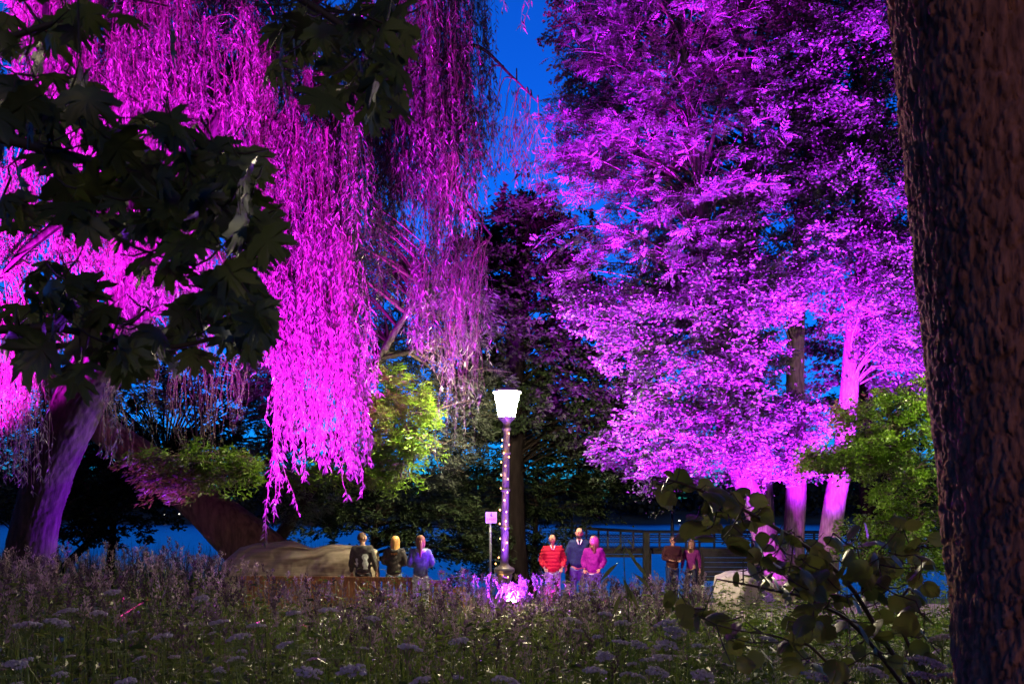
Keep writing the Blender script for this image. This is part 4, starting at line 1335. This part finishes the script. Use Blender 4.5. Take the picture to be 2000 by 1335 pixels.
person('woman in pink jacket turned towards the tall bearded man', 1160, 17.6, 1047, -.35, cloth('pink_jacket', (.16, .004, .17)), cloth('dark_jeans', (.10, .15, .28)), (M_brown_h,), [((.27, .05, 1.15), (.19, -.11, 1.00)), ((-.27, .05, 1.15), (-.20, -.10, .97))], 1.08, hairstyle='bob', headturn=-.8, cuff=M_shirt)
person('man in dark jacket with reddish face standing before the pier pole', 1312, 20.7, 1046, .2, cloth('maroon_jacket', (.035, .010, .014)), cloth('ink_jeans', (.02, .03, .09)), (M_black_h,), FRONT, 1.1, hairstyle='short', headturn=.3)
person('slim person in pink top standing right of the man by the pier pole', 1349, 20.9, 1054, -.5, cloth('rose_top', (.12, .012, .11)), cloth('black_trousers', (.03, .035, .06)), (M_brown_h,), DOWN, .88, hairstyle='long', headturn=-.2)

# ------------------------------------------------------------------ reeds and meadow
def blades(mb, x, y, h, w, bend, K=4, rnd=None, z0=None):
    n_ = len(x)
    az = rng.uniform(0, 2 * math.pi, n_)
    b = np.stack([np.cos(az), np.sin(az), 0 * az], -1)
    sd = np.stack([-np.sin(az + rng.normal(0, .7, n_)), np.cos(az), 0 * az], -1)
    s = np.linspace(0, 1, K)
    base = np.stack([x, y, gz(x, y) if z0 is None else z0], -1)
    c_ = base[:, None] + b[:, None] * (bend * h)[:, None, None] * (s ** 2)[None, :, None]
    c_[:, :, 2] += h[:, None] * (s[None] - 0.25 * bend[:, None] * s[None] ** 2)
    ww = w[:, None] * (1 - s[None] ** 1.5 * .95)
    v = np.stack([c_ - sd[:, None] * ww[..., None] * .5, c_ + sd[:, None] * ww[..., None] * .5], 2)
    i_ = (np.arange(n_)[:, None] * K + np.arange(K - 1)[None]) * 2
    q = np.stack([i_, i_ + 1, i_ + 3, i_ + 2], -1).reshape(-1, 4)
    mb.add(v.reshape(-1, 3), quads=q, rnd=np.repeat(rng.random(n_) if rnd is None else rnd, K * 2))
    return c_


mb = MB()
n_ = 5200
x = rng.uniform(-17, -5.0, n_); y = rng.uniform(21.5, 24.6, n_)
blades(mb, x, y, rng.uniform(.8, 1.8, n_), rng.uniform(.012, .03, n_), rng.uniform(0, .45, n_))
n_ = 900
x = rng.uniform(-1, 16, n_); y = rng.uniform(22.5, 24.8, n_)
blades(mb, x, y, rng.uniform(.25, .6, n_), rng.uniform(.012, .03, n_), rng.uniform(0, .4, n_))
tag(mb.build('reeds', M_reed, None, False), 'dark reeds along the lake edge', 'reeds', kind='stuff')

# short turf beyond the meadow, lit by the lamps
mb = MB()
n_ = 20000
x = rng.uniform(-12, 12, n_); y = np.where(rng.random(n_) < .6, rng.uniform(11.5, 15.2, n_), rng.uniform(15, 22, n_))
pathy = 14.9 + .35 * np.sin(x * .3)
ok = (y < pathy) | (y > pathy + 4.4)
x, y = x[ok], y[ok]
blades(mb, x, y, np.where(y < 15.2, rng.uniform(.2, .62, len(x)), rng.uniform(.05, .16, len(x))), rng.uniform(.008, .016, len(x)), rng.uniform(0, .7, len(x)), 3)
tag(mb.build('path_edge_grass', M_green, None, False), 'green lit grass along the near edge of the path', 'grass', kind='stuff')


def mtop(x, y):
    """height of the meadow: tall on the left, lower in front of the lamp and to the right"""
    return (1 - .42 * np.exp(-(np.abs(x) / .5) ** 4) * (y > 8) * (y < 14.3)) * (1 - .2 * (y > 14.3)) * (.80 + .42 * fbm(x * .45 + 7, y * .35, 51)) * (1.56 - .38 / (1 + np.exp(-(x + 3.8) * 1.3)) - .02 / (1 + np.exp(-(x - 3.0) * 1.5)))


def scatter(n_, y0, y1, pw=1.0):
    y = (rng.random(n_) * (y1 ** 2 - y0 ** 2) + y0 ** 2) ** .5
    x = rng.uniform(-1, 1, n_) * (y * .66 + .3)
    return x, y


GR, SE = MB(), MB()


def clear(x, y, h):
    """no grass stands in the beams of the strong floodlights"""
    k_ = np.ones(len(x), bool)
    for fx, fy in ASSUMED_FLOODS:
        k_ &= np.hypot(x - fx, y - fy) > .45
    for c_, d_, cs, pw in CONES:
        if pw > 5000:
            for f in (1.08, .8, .5):
                v = np.stack([x, y, gz(x, y) + h * f], -1) - c_
                r_ = np.linalg.norm(v, axis=1)
                k_ &= ~((v @ d_ / r_ > cs) & (r_ < 7))
    return k_


# stems with seed heads
x, y = scatter(4700, 2.7, 13.9)
xa, ya = rng.normal(-.05, .55, 420), rng.normal(15.3, .42, 420)      # tufts round the lamp post foot
x, y = np.r_[x, xa], np.r_[y, ya]
cl = fbm(x * 1.1, y * 1.1, 21)
n_ = len(x)
h = mtop(x, y) * (0.55 + .47 * rng.random(n_) ** .8) * (.72 + .52 * fbm(x * .6, y * .6, 31)) * np.clip((y - 1.0) / 3.6, .60, 1) * (1 - .35 * (x > .22 * y) * (y < 9))
keep = clear(x, y, h) & (rng.random(n_) < np.clip((y - 4.6) / 3.5, .05, 1)) & (cl > rng.uniform(.28, .56, n_)) & ~((x > .2 * y + .55) & (y > 7.5)) & ~((x > -4.6) & (x < 1.2) & (y > 12.4) & (rng.random(n_) < .6))
x, y, h = x[keep], y[keep], h[keep]
n_ = len(x)
cpts = blades(GR, x, y, h, rng.uniform(.004, .007, n_) * (1 + .12 * y), rng.uniform(0, .30, n_), 5)
NSP = 31
tipd = nz(cpts[:, -1] - cpts[:, -2])
pl_len = rng.uniform(.10, .30, n_)
pl_w = pl_len * rng.uniform(.10, .30, n_)
tone = rng.random(n_)
for k in range(NSP):
    f = rng.random(n_)
    a = rng.uniform(0, 2 * math.pi, n_)
    o = np.stack([np.cos(a), np.sin(a), 0 * a], -1)
    prof = np.sin(np.clip(f * 1.15 + .12, 0, 1) * math.pi) * (.35 + .65 * np.abs(np.sin(f * 9 + tone * 6)))
    b = cpts[:, -1] - tipd * (f * pl_len)[:, None] + o * (pl_w * prof * rng.random(n_) ** .5)[:, None]
    sz = rng.uniform(.012, .028, n_) * (1 + .085 * y)
    leaves(SE, b, o * .5 + np.array([0, 0, .9]) + rng.normal(0, .3, (n_, 3)), rdir(n_), sz, sz * .42, rnd=np.clip(tone ** 2.2 * .95 + .2 * rng.random(n_) - .10, 0, 1))
# leafy blades below
x, y = scatter(9500, 2.5, 13.4)
n_ = len(x)
h = mtop(x, y) * rng.uniform(.25, .80, n_) * np.clip((y - .8) / 3.0, .6, 1)
keep = clear(x, y, h) & ~((x > .2 * y + .6) & (y > 8)) & ((y > 6.5) | (rng.random(n_) < .5))
x, y, h = x[keep], y[keep], h[keep]
n_ = len(x)
blades(GR, x, y, h, rng.uniform(.005, .012, n_) * (1 + .07 * y), rng.uniform(.05, .8, n_), 5)
# long pale green stalks that stand clear of the rest near the viewer
x, y = scatter(900, 2.7, 7.5)
n_ = len(x)
h = mtop(x, y) * rng.uniform(.5, 1.0, n_) * np.clip((y - 1.0) / 3.4, .62, 1)
blades(GR, x, y, h, rng.uniform(.006, .011, n_), rng.uniform(.02, .5, n_), 6, rnd=rng.uniform(.8, 1.0, n_))
# broad-leaved weeds: leaf pairs up a stalk
x, y = scatter(2400, 2.9, 13.4)
n_ = len(x)
h = mtop(x, y) * rng.uniform(.40, .92, n_) * np.clip((y - .8) / 3.2, .55, 1)
keep = clear(x, y, h) & ((y > 6.0) | (rng.random(n_) < .45))
x, y, h = x[keep], y[keep], h[keep]
n_ = len(x)
cp = blades(GR, x, y, h, np.full(n_, .007), rng.uniform(0, .2, n_), 5)
for k in range(12):
    f = rng.uniform(.25, 1, n_) * 3.999
    i0 = f.astype(int)
    fr = (f - i0)[:, None]
    b = cp[np.arange(n_), i0] * (1 - fr) + cp[np.arange(n_), i0 + 1] * fr
    a = rng.uniform(0, 2 * math.pi, n_)
    d_ = np.stack([np.cos(a), np.sin(a), rng.uniform(-.3, .5, n_)], -1)
    ll = rng.uniform(.05, .13, n_)
    leaves(GR, b, d_, np.array([0, 0, 1.0]) + rng.normal(0, .3, (n_, 3)), ll, ll * rng.uniform(.25, .45, n_), droop=.2)
tag(GR.build('meadow_grass', M_grass, None, False), 'tall green meadow grass and weeds across the foreground', 'grass', kind='stuff')
tag(SE.build('grass_seed_heads', M_seed, None, False), 'purple-brown feathery seed heads over the meadow', 'grass', kind='stuff')

# ------------------------------------------------------------------ umbel plants in the meadow
def umbel_mesh(seed, r):
    rs = np.random.default_rng(seed)
    mb, st = MB(), MB()
    nr = 15
    for k in range(nr):
        rr = r * math.sqrt((k + .5) / nr)
        a = k * 2.399 + rs.normal(0, .1)
        e = np.array([rr * math.cos(a), rr * math.sin(a), .055 - .28 * rr * rr / r + rs.normal(0, .003)])
        tube(st, [[0, 0, 0], e * [.6, .6, .45], e], .0016, 3, False)
        m_ = 16
        d_ = nz(rs.normal(size=(m_, 3)) + [0, 0, .8])
        b = e + d_ * [.013, .013, .005]
        v = []
        u_ = nz(np.cross(d_, rs.normal(size=(m_, 3))))
        w_ = np.cross(d_, u_)
        sz = .0058
        v = np.stack([b - u_ * sz, b + w_ * sz, b + u_ * sz, b - w_ * sz], 1)
        mb.add(v.reshape(-1, 3), quads=np.arange(m_ * 4).reshape(-1, 4), rnd=np.repeat(rs.random(m_), 4))
    return mb.mesh('umbel', M_umbel, False), st.mesh('rays', M_ustem, False)


UM = [umbel_mesh(k, r_) for k, r_ in enumerate((.042, .05, .058, .046))]


def fern_leaf(seed):
    rs = np.random.default_rng(seed)
    mb = MB()
    tube(mb, [[0, 0, 0], [.08, 0, .03], [.2, 0, .0]], [.003, .002, .001], 3, False)
    b, d_ = [], []
    for k in range(9):
        f = .05 + .155 * k / 8
        for s in (1, -1):
            for j in range(4):
                b.append([f + j * .008, s * (.008 + j * .016) * (1.2 - f * 3), .02 - f * .07])
                d_.append([.7, s * .6 * (1 if j % 2 else .3), -.1])
    leaves(mb, np.array(b), np.array(d_) + rs.normal(0, .15, (len(b), 3)), np.tile([0, 0, 1.0], (len(b), 1)) + rs.normal(0, .2, (len(b), 3)), .028, .012)
    return mb.mesh('leaf', M_ustem, False)


FERN = [fern_leaf(k) for k in range(3)]
stem_me = []
for k in range(4):
    mb = MB()
    tube(mb, spline([[0, 0, 0], [.012 * (k - 1.5), .01, .35], [.02 * (k - 1.5), -.01, .7], [.03 * (k - 1.5), 0, 1.0]], 8), np.linspace(.006, .0028, 8), 5, False)
    stem_me.append(mb.mesh('stem', M_ustem))
# (photo x, y of the main flower head, distance)
HEADS = [(52, 1222, 3.7), (104, 1212, 3.8), (130, 1190, 4.6), (190, 1194, 4.6), (222, 1155, 5.6), (246, 1330, 3.0), (598, 1303, 3.1), (690, 1307, 3.1), (795, 1265, 3.5), (825, 1323, 3.0), (985, 1320, 3.0), (900, 1250, 4.1),
         (560, 1255, 4.2), (575, 1195, 5.4), (640, 1190, 5.6), (725, 1205, 5.2), (430, 1215, 5.0), (395, 1165, 6.2), (1115, 1205, 5.0), (1215, 1215, 4.8), (1210, 1250, 4.2), (1180, 1195, 5.4), (1305, 1120 + 95, 4.6), (1315, 1232, 4.3),
         (1340, 1195, 5.0), (1245, 1253, 4.1), (1300, 1255, 4.2), (1290, 1285, 3.6), (1180, 1275, 3.9), (1370, 1310, 3.2), (1350, 1335, 3.0), (1440, 1230, 4.2), (1500, 1245, 4.0), (1280, 1305, 3.3), (1690, 1225, 3.9), (1655, 1215, 4.2), (1640, 1222, 4.2),
         (1840, 1240, 3.3), (1805, 1290, 3.1), (1800, 1315, 3.0), (1860, 1320, 3.0), (1160, 1305, 3.3), (470, 1240, 4.3), (500, 1220, 4.8), (30, 1290, 3.2), (320, 1240, 4.4), (1590, 1315, 3.1), (1700, 1310, 3.1)]
ZONES = [(160, 'pale flat-topped umbel flower at the lower left corner of the meadow'), (420, 'pale flat-topped umbel flower below the thick purple-edged trunk'), (760, 'pale flat-topped umbel flower in the grass below the slatted fence'),
         (1010, 'pale flat-topped umbel flower in the grass below the lamp post'), (1260, 'lilac umbel flower in the grass below the red-jacketed man'), (1460, 'lilac umbel flower in the grass below the boulder'),
         (1720, 'lilac umbel flower under the broad-leaved shrub'), (3000, 'lilac umbel flower at the foot of the big bark trunk')]
ONE = {0: 'pale umbel flower, leftmost of the pair at the lower left edge', 1: 'pale umbel flower, right one of the pair at the lower left edge', 7: 'pale domed umbel flower at the bottom edge below the golden blond person',
       8: 'pale leaning umbel flower just below the slatted fence end', 9: 'pale umbel flower cut by the bottom edge left of the lamp', 10: 'pale umbel flower cut by the bottom edge under the lamp post', 11: 'pale flat umbel flower in line with the yellow bin', 37: 'violet umbel flower before the bright green patch beside the bark trunk'}
def zone(x_):
    return next(i_ for i_, z_ in enumerate(ZONES) if x_ < z_[0])


ORD = 'first second third fourth fifth sixth seventh eighth ninth tenth eleventh twelfth'.split()
RANK = {}
for zi in range(len(ZONES)):
    for r_, k in enumerate(sorted((k for k in range(len(HEADS)) if k not in ONE and zone(HEADS[k][0]) == zi), key=lambda k: HEADS[k][0])):
        RANK[k] = '%s from the left: %s' % (ORD[r_], ZONES[zi][1])
for k, (x_, y_, d) in enumerate(HEADS):
    p = P(x_, y_, d)
    g_ = float(gz(p[0], d))
    hgt = p[2] - g_ - .05
    if hgt < .2:
        continue
    lb = ONE.get(k) or RANK[k]
    t = thing('umbel_plant', lb, 'flower', (p[0], d, g_), 0, None if k in ONE else 'umbel flowers in the meadow')
    v = k % 4
    st = link('stem', stem_me[v], t, (-.03 * (v - 1.5) * hgt, 0, 0)); st.scale = (hgt, hgt, hgt)
    tilt = (random.uniform(-.3, .3), random.uniform(-.3, .3), random.uniform(0, 6))
    sc = random.uniform(.9, 1.25)
    u_ = link('umbel', UM[v][0], t, (0, 0, hgt - .004), tilt); u_.scale = (sc,) * 3
    r_ = link('rays', UM[v][1], u_, (0, 0, 0))
    for j in range(random.choice((1, 2, 2))):
        a = random.uniform(0, 6.28)
        f = random.uniform(.55, .8)
        q0 = np.array([-.03 * (v - 1.5) * hgt * (1 - f), 0, hgt * f])
        q1 = q0 + np.array([math.cos(a) * .12, math.sin(a) * .12, hgt * random.uniform(.10, .2)])
        mb = MB(); tube(mb, spline([q0, (q0 + q1) / 2 + [0, 0, -.02], q1], 6), np.linspace(.0035, .002, 6), 4, False)
        sst = link('side_stem', mb.mesh('side_stem', M_ustem), t, (0, 0, 0))
        w_ = (v + 1 + j) % 4
        uu = link('umbel', UM[w_][0], t, tuple(q1), (random.uniform(-.3, .3), random.uniform(-.3, .3), 0)); uu.scale = (.62,) * 3
        link('rays', UM[w_][1], uu, (0, 0, 0))
    for j in range(4):
        a = random.uniform(0, 6.28)
        zf = random.uniform(.35, .85)
        fl = link('leaf', FERN[j % 3], t, (-.03 * (v - 1.5) * hgt * (1 - zf), 0, hgt * zf), (0, random.uniform(-.5, .1), a))
        fl.scale = (1.0 - .5 * zf,) * 3


# ------------------------------------------------------------------ foreground maple boughs and broad-leaved shrub
def leaf_outline(half, bend, seed, petiole, mat, name='leaf', teeth=0.0):
    """a broad leaf in the XY plane, tip along +Y, base at the origin, ribs slightly sunk"""
    rs = np.random.default_rng(seed)
    pts = [(x_, y_) for x_, y_ in half] + [(-x_, y_) for x_, y_ in half[::-1][0:]]
    pts = np.array(pts) * (1 + rs.normal(0, .03, (len(pts), 1)))
    if teeth:
        pts = pts * (1 + teeth * (np.arange(len(pts)) % 2)[:, None])
    c = np.array([0, .30])
    inner = c + (pts - c) * .5
    n_ = len(pts)
    zf = lambda p_: -bend * ((p_[:, 1] - .3) ** 2 + 1.3 * p_[:, 0] ** 2) + .05 * np.sin(p_[:, 0] * 9 + seed) * np.abs(p_[:, 0]) + .06 * np.abs(p_[:, 0])
    V = np.vstack([np.c_[pts, zf(pts)], np.c_[inner, zf(inner) + .012], np.r_[c, 0.0][None]])
    q = [[k_, (k_ + 1) % n_, n_ + (k_ + 1) % n_, n_ + k_] for k_ in range(n_)]
    tr = [[n_ + k_, n_ + (k_ + 1) % n_, 2 * n_] for k_ in range(n_)]
    mb = MB(); mb.add(V, quads=q, tris=tr, rnd=rs.random() + 0 * V[:, 0])
    tube(mb, [[0, .04, .004], [0, -petiole * .5, -.02], [0, -petiole, -.0]], .012, 4, False, rnd=1.0)
    return mb.mesh(name, mat, True)


MAPLE = [(0, 1.0), (.045, .87), (.13, .84), (.115, .72), (.15, .57), (.27, .66), (.33, .74), (.53, .82), (.475, .66), (.55, .60), (.42, .47), (.36, .37), (.47, .37), (.56, .41), (.72, .31), (.54, .21), (.48, .11), (.30, .07), (.14, -.02), (.03, .05)]
HAZEL = [(0, 1.0), (.05, .90), (.16, .82), (.27, .72), (.35, .60), (.40, .46), (.40, .32), (.35, .18), (.26, .07), (.14, .0), (.03, .03)]
ML = [leaf_outline(MAPLE, b_, k, .55, M_maple) for k, b_ in enumerate((.15, .3, .45, .25, .1))]
HL = [leaf_outline(HAZEL, b_, k, .22, M_hazel, teeth=.04) for k, b_ in enumerate((.2, .4, .6, .3, .1))]


def bough(name, label, cat, roots, ell, d0, d1, size, meshes, mat_t, off=.5, down=.75, r0=.014, face=.55, loc=(0, 0, 0), more=()):
    t = thing(name, label, cat, loc)
    nodes = []
    mb = MB()
    for rt, r_ in roots:
        p = spline(rt, 24)
        nodes.append(p)
        tube(mb, p, np.linspace(r_, r_ * .3, 24), 7)
    mb.build('branch', mat_t, t)
    nodes = list(np.vstack(nodes))
    L_ = []
    for cx, cy_, rx, ry, n_ in ell:
        for k in range(n_):
            a, r_ = rng.uniform(0, 6.28), math.sqrt(rng.random())
            L_.append(P(cx + rx * r_ * math.cos(a), cy_ + ry * r_ * math.sin(a), rng.uniform(d0, d1)))
    back = []
    for cx, cy_, rx, ry, n_ in more:
        for k in range(n_):
            a, r_ = rng.uniform(0, 6.28), math.sqrt(rng.random())
            back.append(P(cx + rx * r_ * math.cos(a), cy_ + ry * r_ * math.sin(a), rng.uniform(d1, d1 + .5)))
    nd = np.array(nodes)
    L_.sort(key=lambda p_: np.min(np.linalg.norm(nd - p_, axis=1)))
    back.sort(key=lambda p_: np.min(np.linalg.norm(nd - p_, axis=1)))
    tw = MB()
    rest = MB()
    for k, c_ in enumerate(L_ + back):
        sz = size * rng.uniform(.7, 1.2)
        tip = nz(np.array([rng.normal(0, .55), rng.normal(-.15, .45), -down + rng.normal(0, .3)]))
        nr = nz(np.array([rng.normal(0, .5), -face + rng.normal(0, .35), .45 + rng.normal(0, .35)]))
        nr = nz(nr - tip * np.dot(nr, tip))
        xa = np.cross(tip, nr)
        M_ = Matrix(((xa[0], tip[0], nr[0]), (xa[1], tip[1], nr[1]), (xa[2], tip[2], nr[2])))
        base = c_ - tip * sz * .4
        if k >= len(L_):
            me_ = meshes[k % len(meshes)]
            vv = np.array([v_.co for v_ in me_.vertices]) * sz
            fq = [tuple(p_.vertices) for p_ in me_.polygons]
            rest.add(vv @ np.array(M_).T + base, quads=[f_ for f_ in fq if len(f_) == 4], tris=[f_ for f_ in fq if len(f_) == 3], rnd=rng.random())
            pe = base - tip * sz * off
            j = np.argmin(np.linalg.norm(np.array(nodes) - pe, axis=1))
            md = (nodes[j] + pe) / 2 + rng.normal(0, .012, 3)
            tube(tw, [nodes[j], md, pe], .002, 4, False)
            nodes += [md, pe]
            continue
        o_ = bpy.data.objects.new('leaf', meshes[k % len(meshes)])
        COL.objects.link(o_)
        o_.parent = t
        M4 = M_.to_4x4()
        M4.translation = Vector(base) - t.location
        o_.matrix_local = M4 @ Matrix.Scale(sz, 4)
        pe = base - tip * sz * off
        nn = np.array(nodes)
        j = np.argmin(np.linalg.norm(nn - pe, axis=1))
        mid = (nn[j] + pe) / 2 + np.array([0, 0, -.01])
        tube(tw, [nn[j], mid, pe], [.0035, .003, .002], 4, False)
        nodes += [mid, pe]
    tw.build('twigs', mat_t, t)['kind'] = 'stuff'
    if back:
        rest.build('inner_leaves', meshes[0].materials[0], t)['kind'] = 'stuff'
    return t


MD = 2.3
mt = bough('maple_boughs', 'dark maple boughs with big lobed leaves hanging across the upper left', 'tree',
           [([P(-420, 260, 2.2), P(-150, 240, 2.2), P(120, 300, 2.2), P(330, 360, 2.3), P(500, 420, 2.35)], .022),
            ([P(-420, 700, 2.0), P(-150, 660, 2.1), P(100, 640, 2.2), P(300, 680, 2.3), P(460, 650, 2.4)], .018),
            ([P(-420, 260, 2.2), P(-100, 120, 2.3), P(60, 60, 2.3), P(200, 20, 2.4)], .016),
            ([P(100, -400, 2.2), P(350, -160, 2.3), P(560, -20, 2.4), P(700, 80, 2.4), P(740, 200, 2.4)], .020),
            ([P(120, 300, 2.2), P(180, 420, 2.2), P(260, 480, 2.2), P(380, 520, 2.2)], .009)],
           [(110, 250, 130, 100, 26), (50, 60, 60, 80, 8), (300, 300, 110, 80, 22), (430, 390, 110, 100, 34), (500, 480, 48, 60, 12), (220, 410, 120, 60, 20), (60, 400, 60, 50, 7), (95, 560, 90, 36, 9), (50, 660, 60, 60, 10), (330, 520, 60, 60, 9),
            (430, 640, 90, 60, 17), (300, 690, 110, 46, 18), (170, 630, 60, 50, 7), (180, 50, 90, 30, 6), (330, 88, 12, 14, 1), (600, 60, 70, 60, 12), (715, 80, 80, 80, 22), (650, 190, 36, 40, 5), (745, 190, 40, 46, 7), (560, 135, 40, 30, 4), (480, 590, 56, 60, 9), (120, 740, 60, 20, 3)],
           1.9, 2.7, .106, ML, M_twig, .55, .75, loc=(-2.85, 2.05, float(gz(-2.85, 2.05))),
           more=[(110, 250, 130, 100, 22), (300, 310, 120, 90, 19), (430, 400, 110, 100, 25), (220, 420, 130, 60, 16), (50, 90, 50, 80, 5), (90, 580, 90, 50, 8), (50, 670, 60, 60, 7), (430, 620, 90, 80, 14), (300, 680, 110, 50, 13), (620, 60, 80, 50, 6), (715, 90, 80, 80, 14), (740, 190, 46, 46, 4), (480, 560, 60, 70, 7), (340, 520, 50, 50, 4)])
mb = MB(); trunk(mb, [on(-3.1, 2.0, -.1), on(-3.1, 2.0, 1.2), on(-3.05, 2.05, 2.4), on(-3.0, 2.1, 5.5)], [.22, .19, .17, .10], 60, 120, .012, .04, .14, 2, .2)
mb.build('trunk', M_bark_dark, mt)
overhead_shade(mt, (-6.0, 3.5, 9.5), (7.5, 9.0, 5.0), 7000, M_oak)  # second added canopy, out of view, shutting out skylight
mb = MB(); tube(mb, spline([on(-3.0, 2.1, 3.6), P(-900, -500, 2.15), P(100, -400, 2.2)], 12), np.linspace(.06, .02, 12), 8); tube(mb, spline([on(-3.05, 2.05, 2.3), P(-420, 260, 2.2)], 6), [.03] * 6, 8); tube(mb, spline([on(-3.1, 2.0, 1.6), P(-420, 700, 2.0)], 6), [.025] * 6, 8)
mb.build('limb', M_bark_dark, mt)

bough('hazel_shrub', 'dark broad-leaved shrub in front of the boulder and pink trunks', 'shrub',
      [([on(2.6, 3.8, -.05), P(1760, 1300, 3.7), P(1640, 1120, 3.6), P(1480, 1010, 3.5), P(1350, 950, 3.4), P(1275, 930, 3.3)], .014),
       ([on(2.5, 3.7, -.05), P(1720, 1280, 3.7), P(1600, 1180, 3.6), P(1500, 1150, 3.5), P(1400, 1130, 3.5)], .012),
       ([on(2.6, 3.8, -.05), P(1770, 1250, 3.8), P(1790, 1120, 3.9), P(1760, 1020, 4)], .011),
       ([on(2.3, 3.5, -.05), P(1640, 1320, 3.4), P(1540, 1250, 3.3), P(1440, 1230, 3.2)], .009)],
      [(1310, 950, 46, 26, 12), (1390, 985, 60, 34, 18), (1460, 995, 60, 40, 12), (1370, 1035, 40, 20, 5), (1460, 1045, 80, 30, 10), (1540, 1080, 80, 36, 20), (1540, 1130, 110, 36, 32), (1650, 1130, 100, 50, 34), (1690, 1070, 70, 40, 10), (1770, 1120, 80, 60, 20), (1780, 1050, 60, 40, 8),
       (1640, 1210, 110, 40, 20), (1790, 1200, 60, 50, 9), (1400, 1215, 70, 20, 6), (1580, 1270, 180, 40, 22), (1740, 1280, 90, 40, 12), (1340, 1180, 60, 16, 5)],
      3.0, 4.1, .10, HL, M_twig, .22, .35, face=.35, loc=tuple(on(2.5, 3.75)))
# a leggy plant with long leaves in front of the pier
wp_ = thing('tall_weed', 'tall weed with drooping long leaves in front of the pier', 'plant', on(P(1220, 1200, 6.5)[0], 6.5))
x0 = P(1222, 1100, 6.5)
mb = MB(); tube(mb, spline([on(x0[0] + .04, 6.5), P(1228, 1200, 6.5), P(1220, 1120, 6.5), P(1218, 1045, 6.5)], 14), np.linspace(.008, .003, 14), 5); mb.build('stem', M_ustem, wp_)
WL = leaf_outline([(0, 1), (.05, .8), (.085, .55), (.08, .3), (.04, .1), (.01, 0)], .35, 3, .1, M_hazel)
for k, (xa, ya, rz, sz) in enumerate([(1222, 1068, -1.0, .17), (1205, 1100, -2.6, .2), (1235, 1090, .9, .2), (1218, 1130, -1.3, .22), (1226, 1145, 1.2, .2), (1212, 1160, -1.9, .2), (1240, 1120, .5, .18), (1215, 1060, 2.4, .12), (1224, 1050, 1.0, .1)]):
    p = P(xa, ya, 6.5)
    tip = nz(np.array([math.cos(rz) * (1 if abs(rz) < 1.57 else 1), -.25, -.75]))
    nr = nz(np.array([0, -.7, .6])); nr = nz(nr - tip * np.dot(nr, tip)); xa_ = np.cross(tip, nr)
    o_ = bpy.data.objects.new('leaf', WL); COL.objects.link(o_); o_.parent = wp_
    M4 = Matrix(((xa_[0], tip[0], nr[0]), (xa_[1], tip[1], nr[1]), (xa_[2], tip[2], nr[2]))).to_4x4()
    M4.translation = Vector(p) - wp_.location
    o_.matrix_local = M4 @ Matrix.Scale(sz, 4)
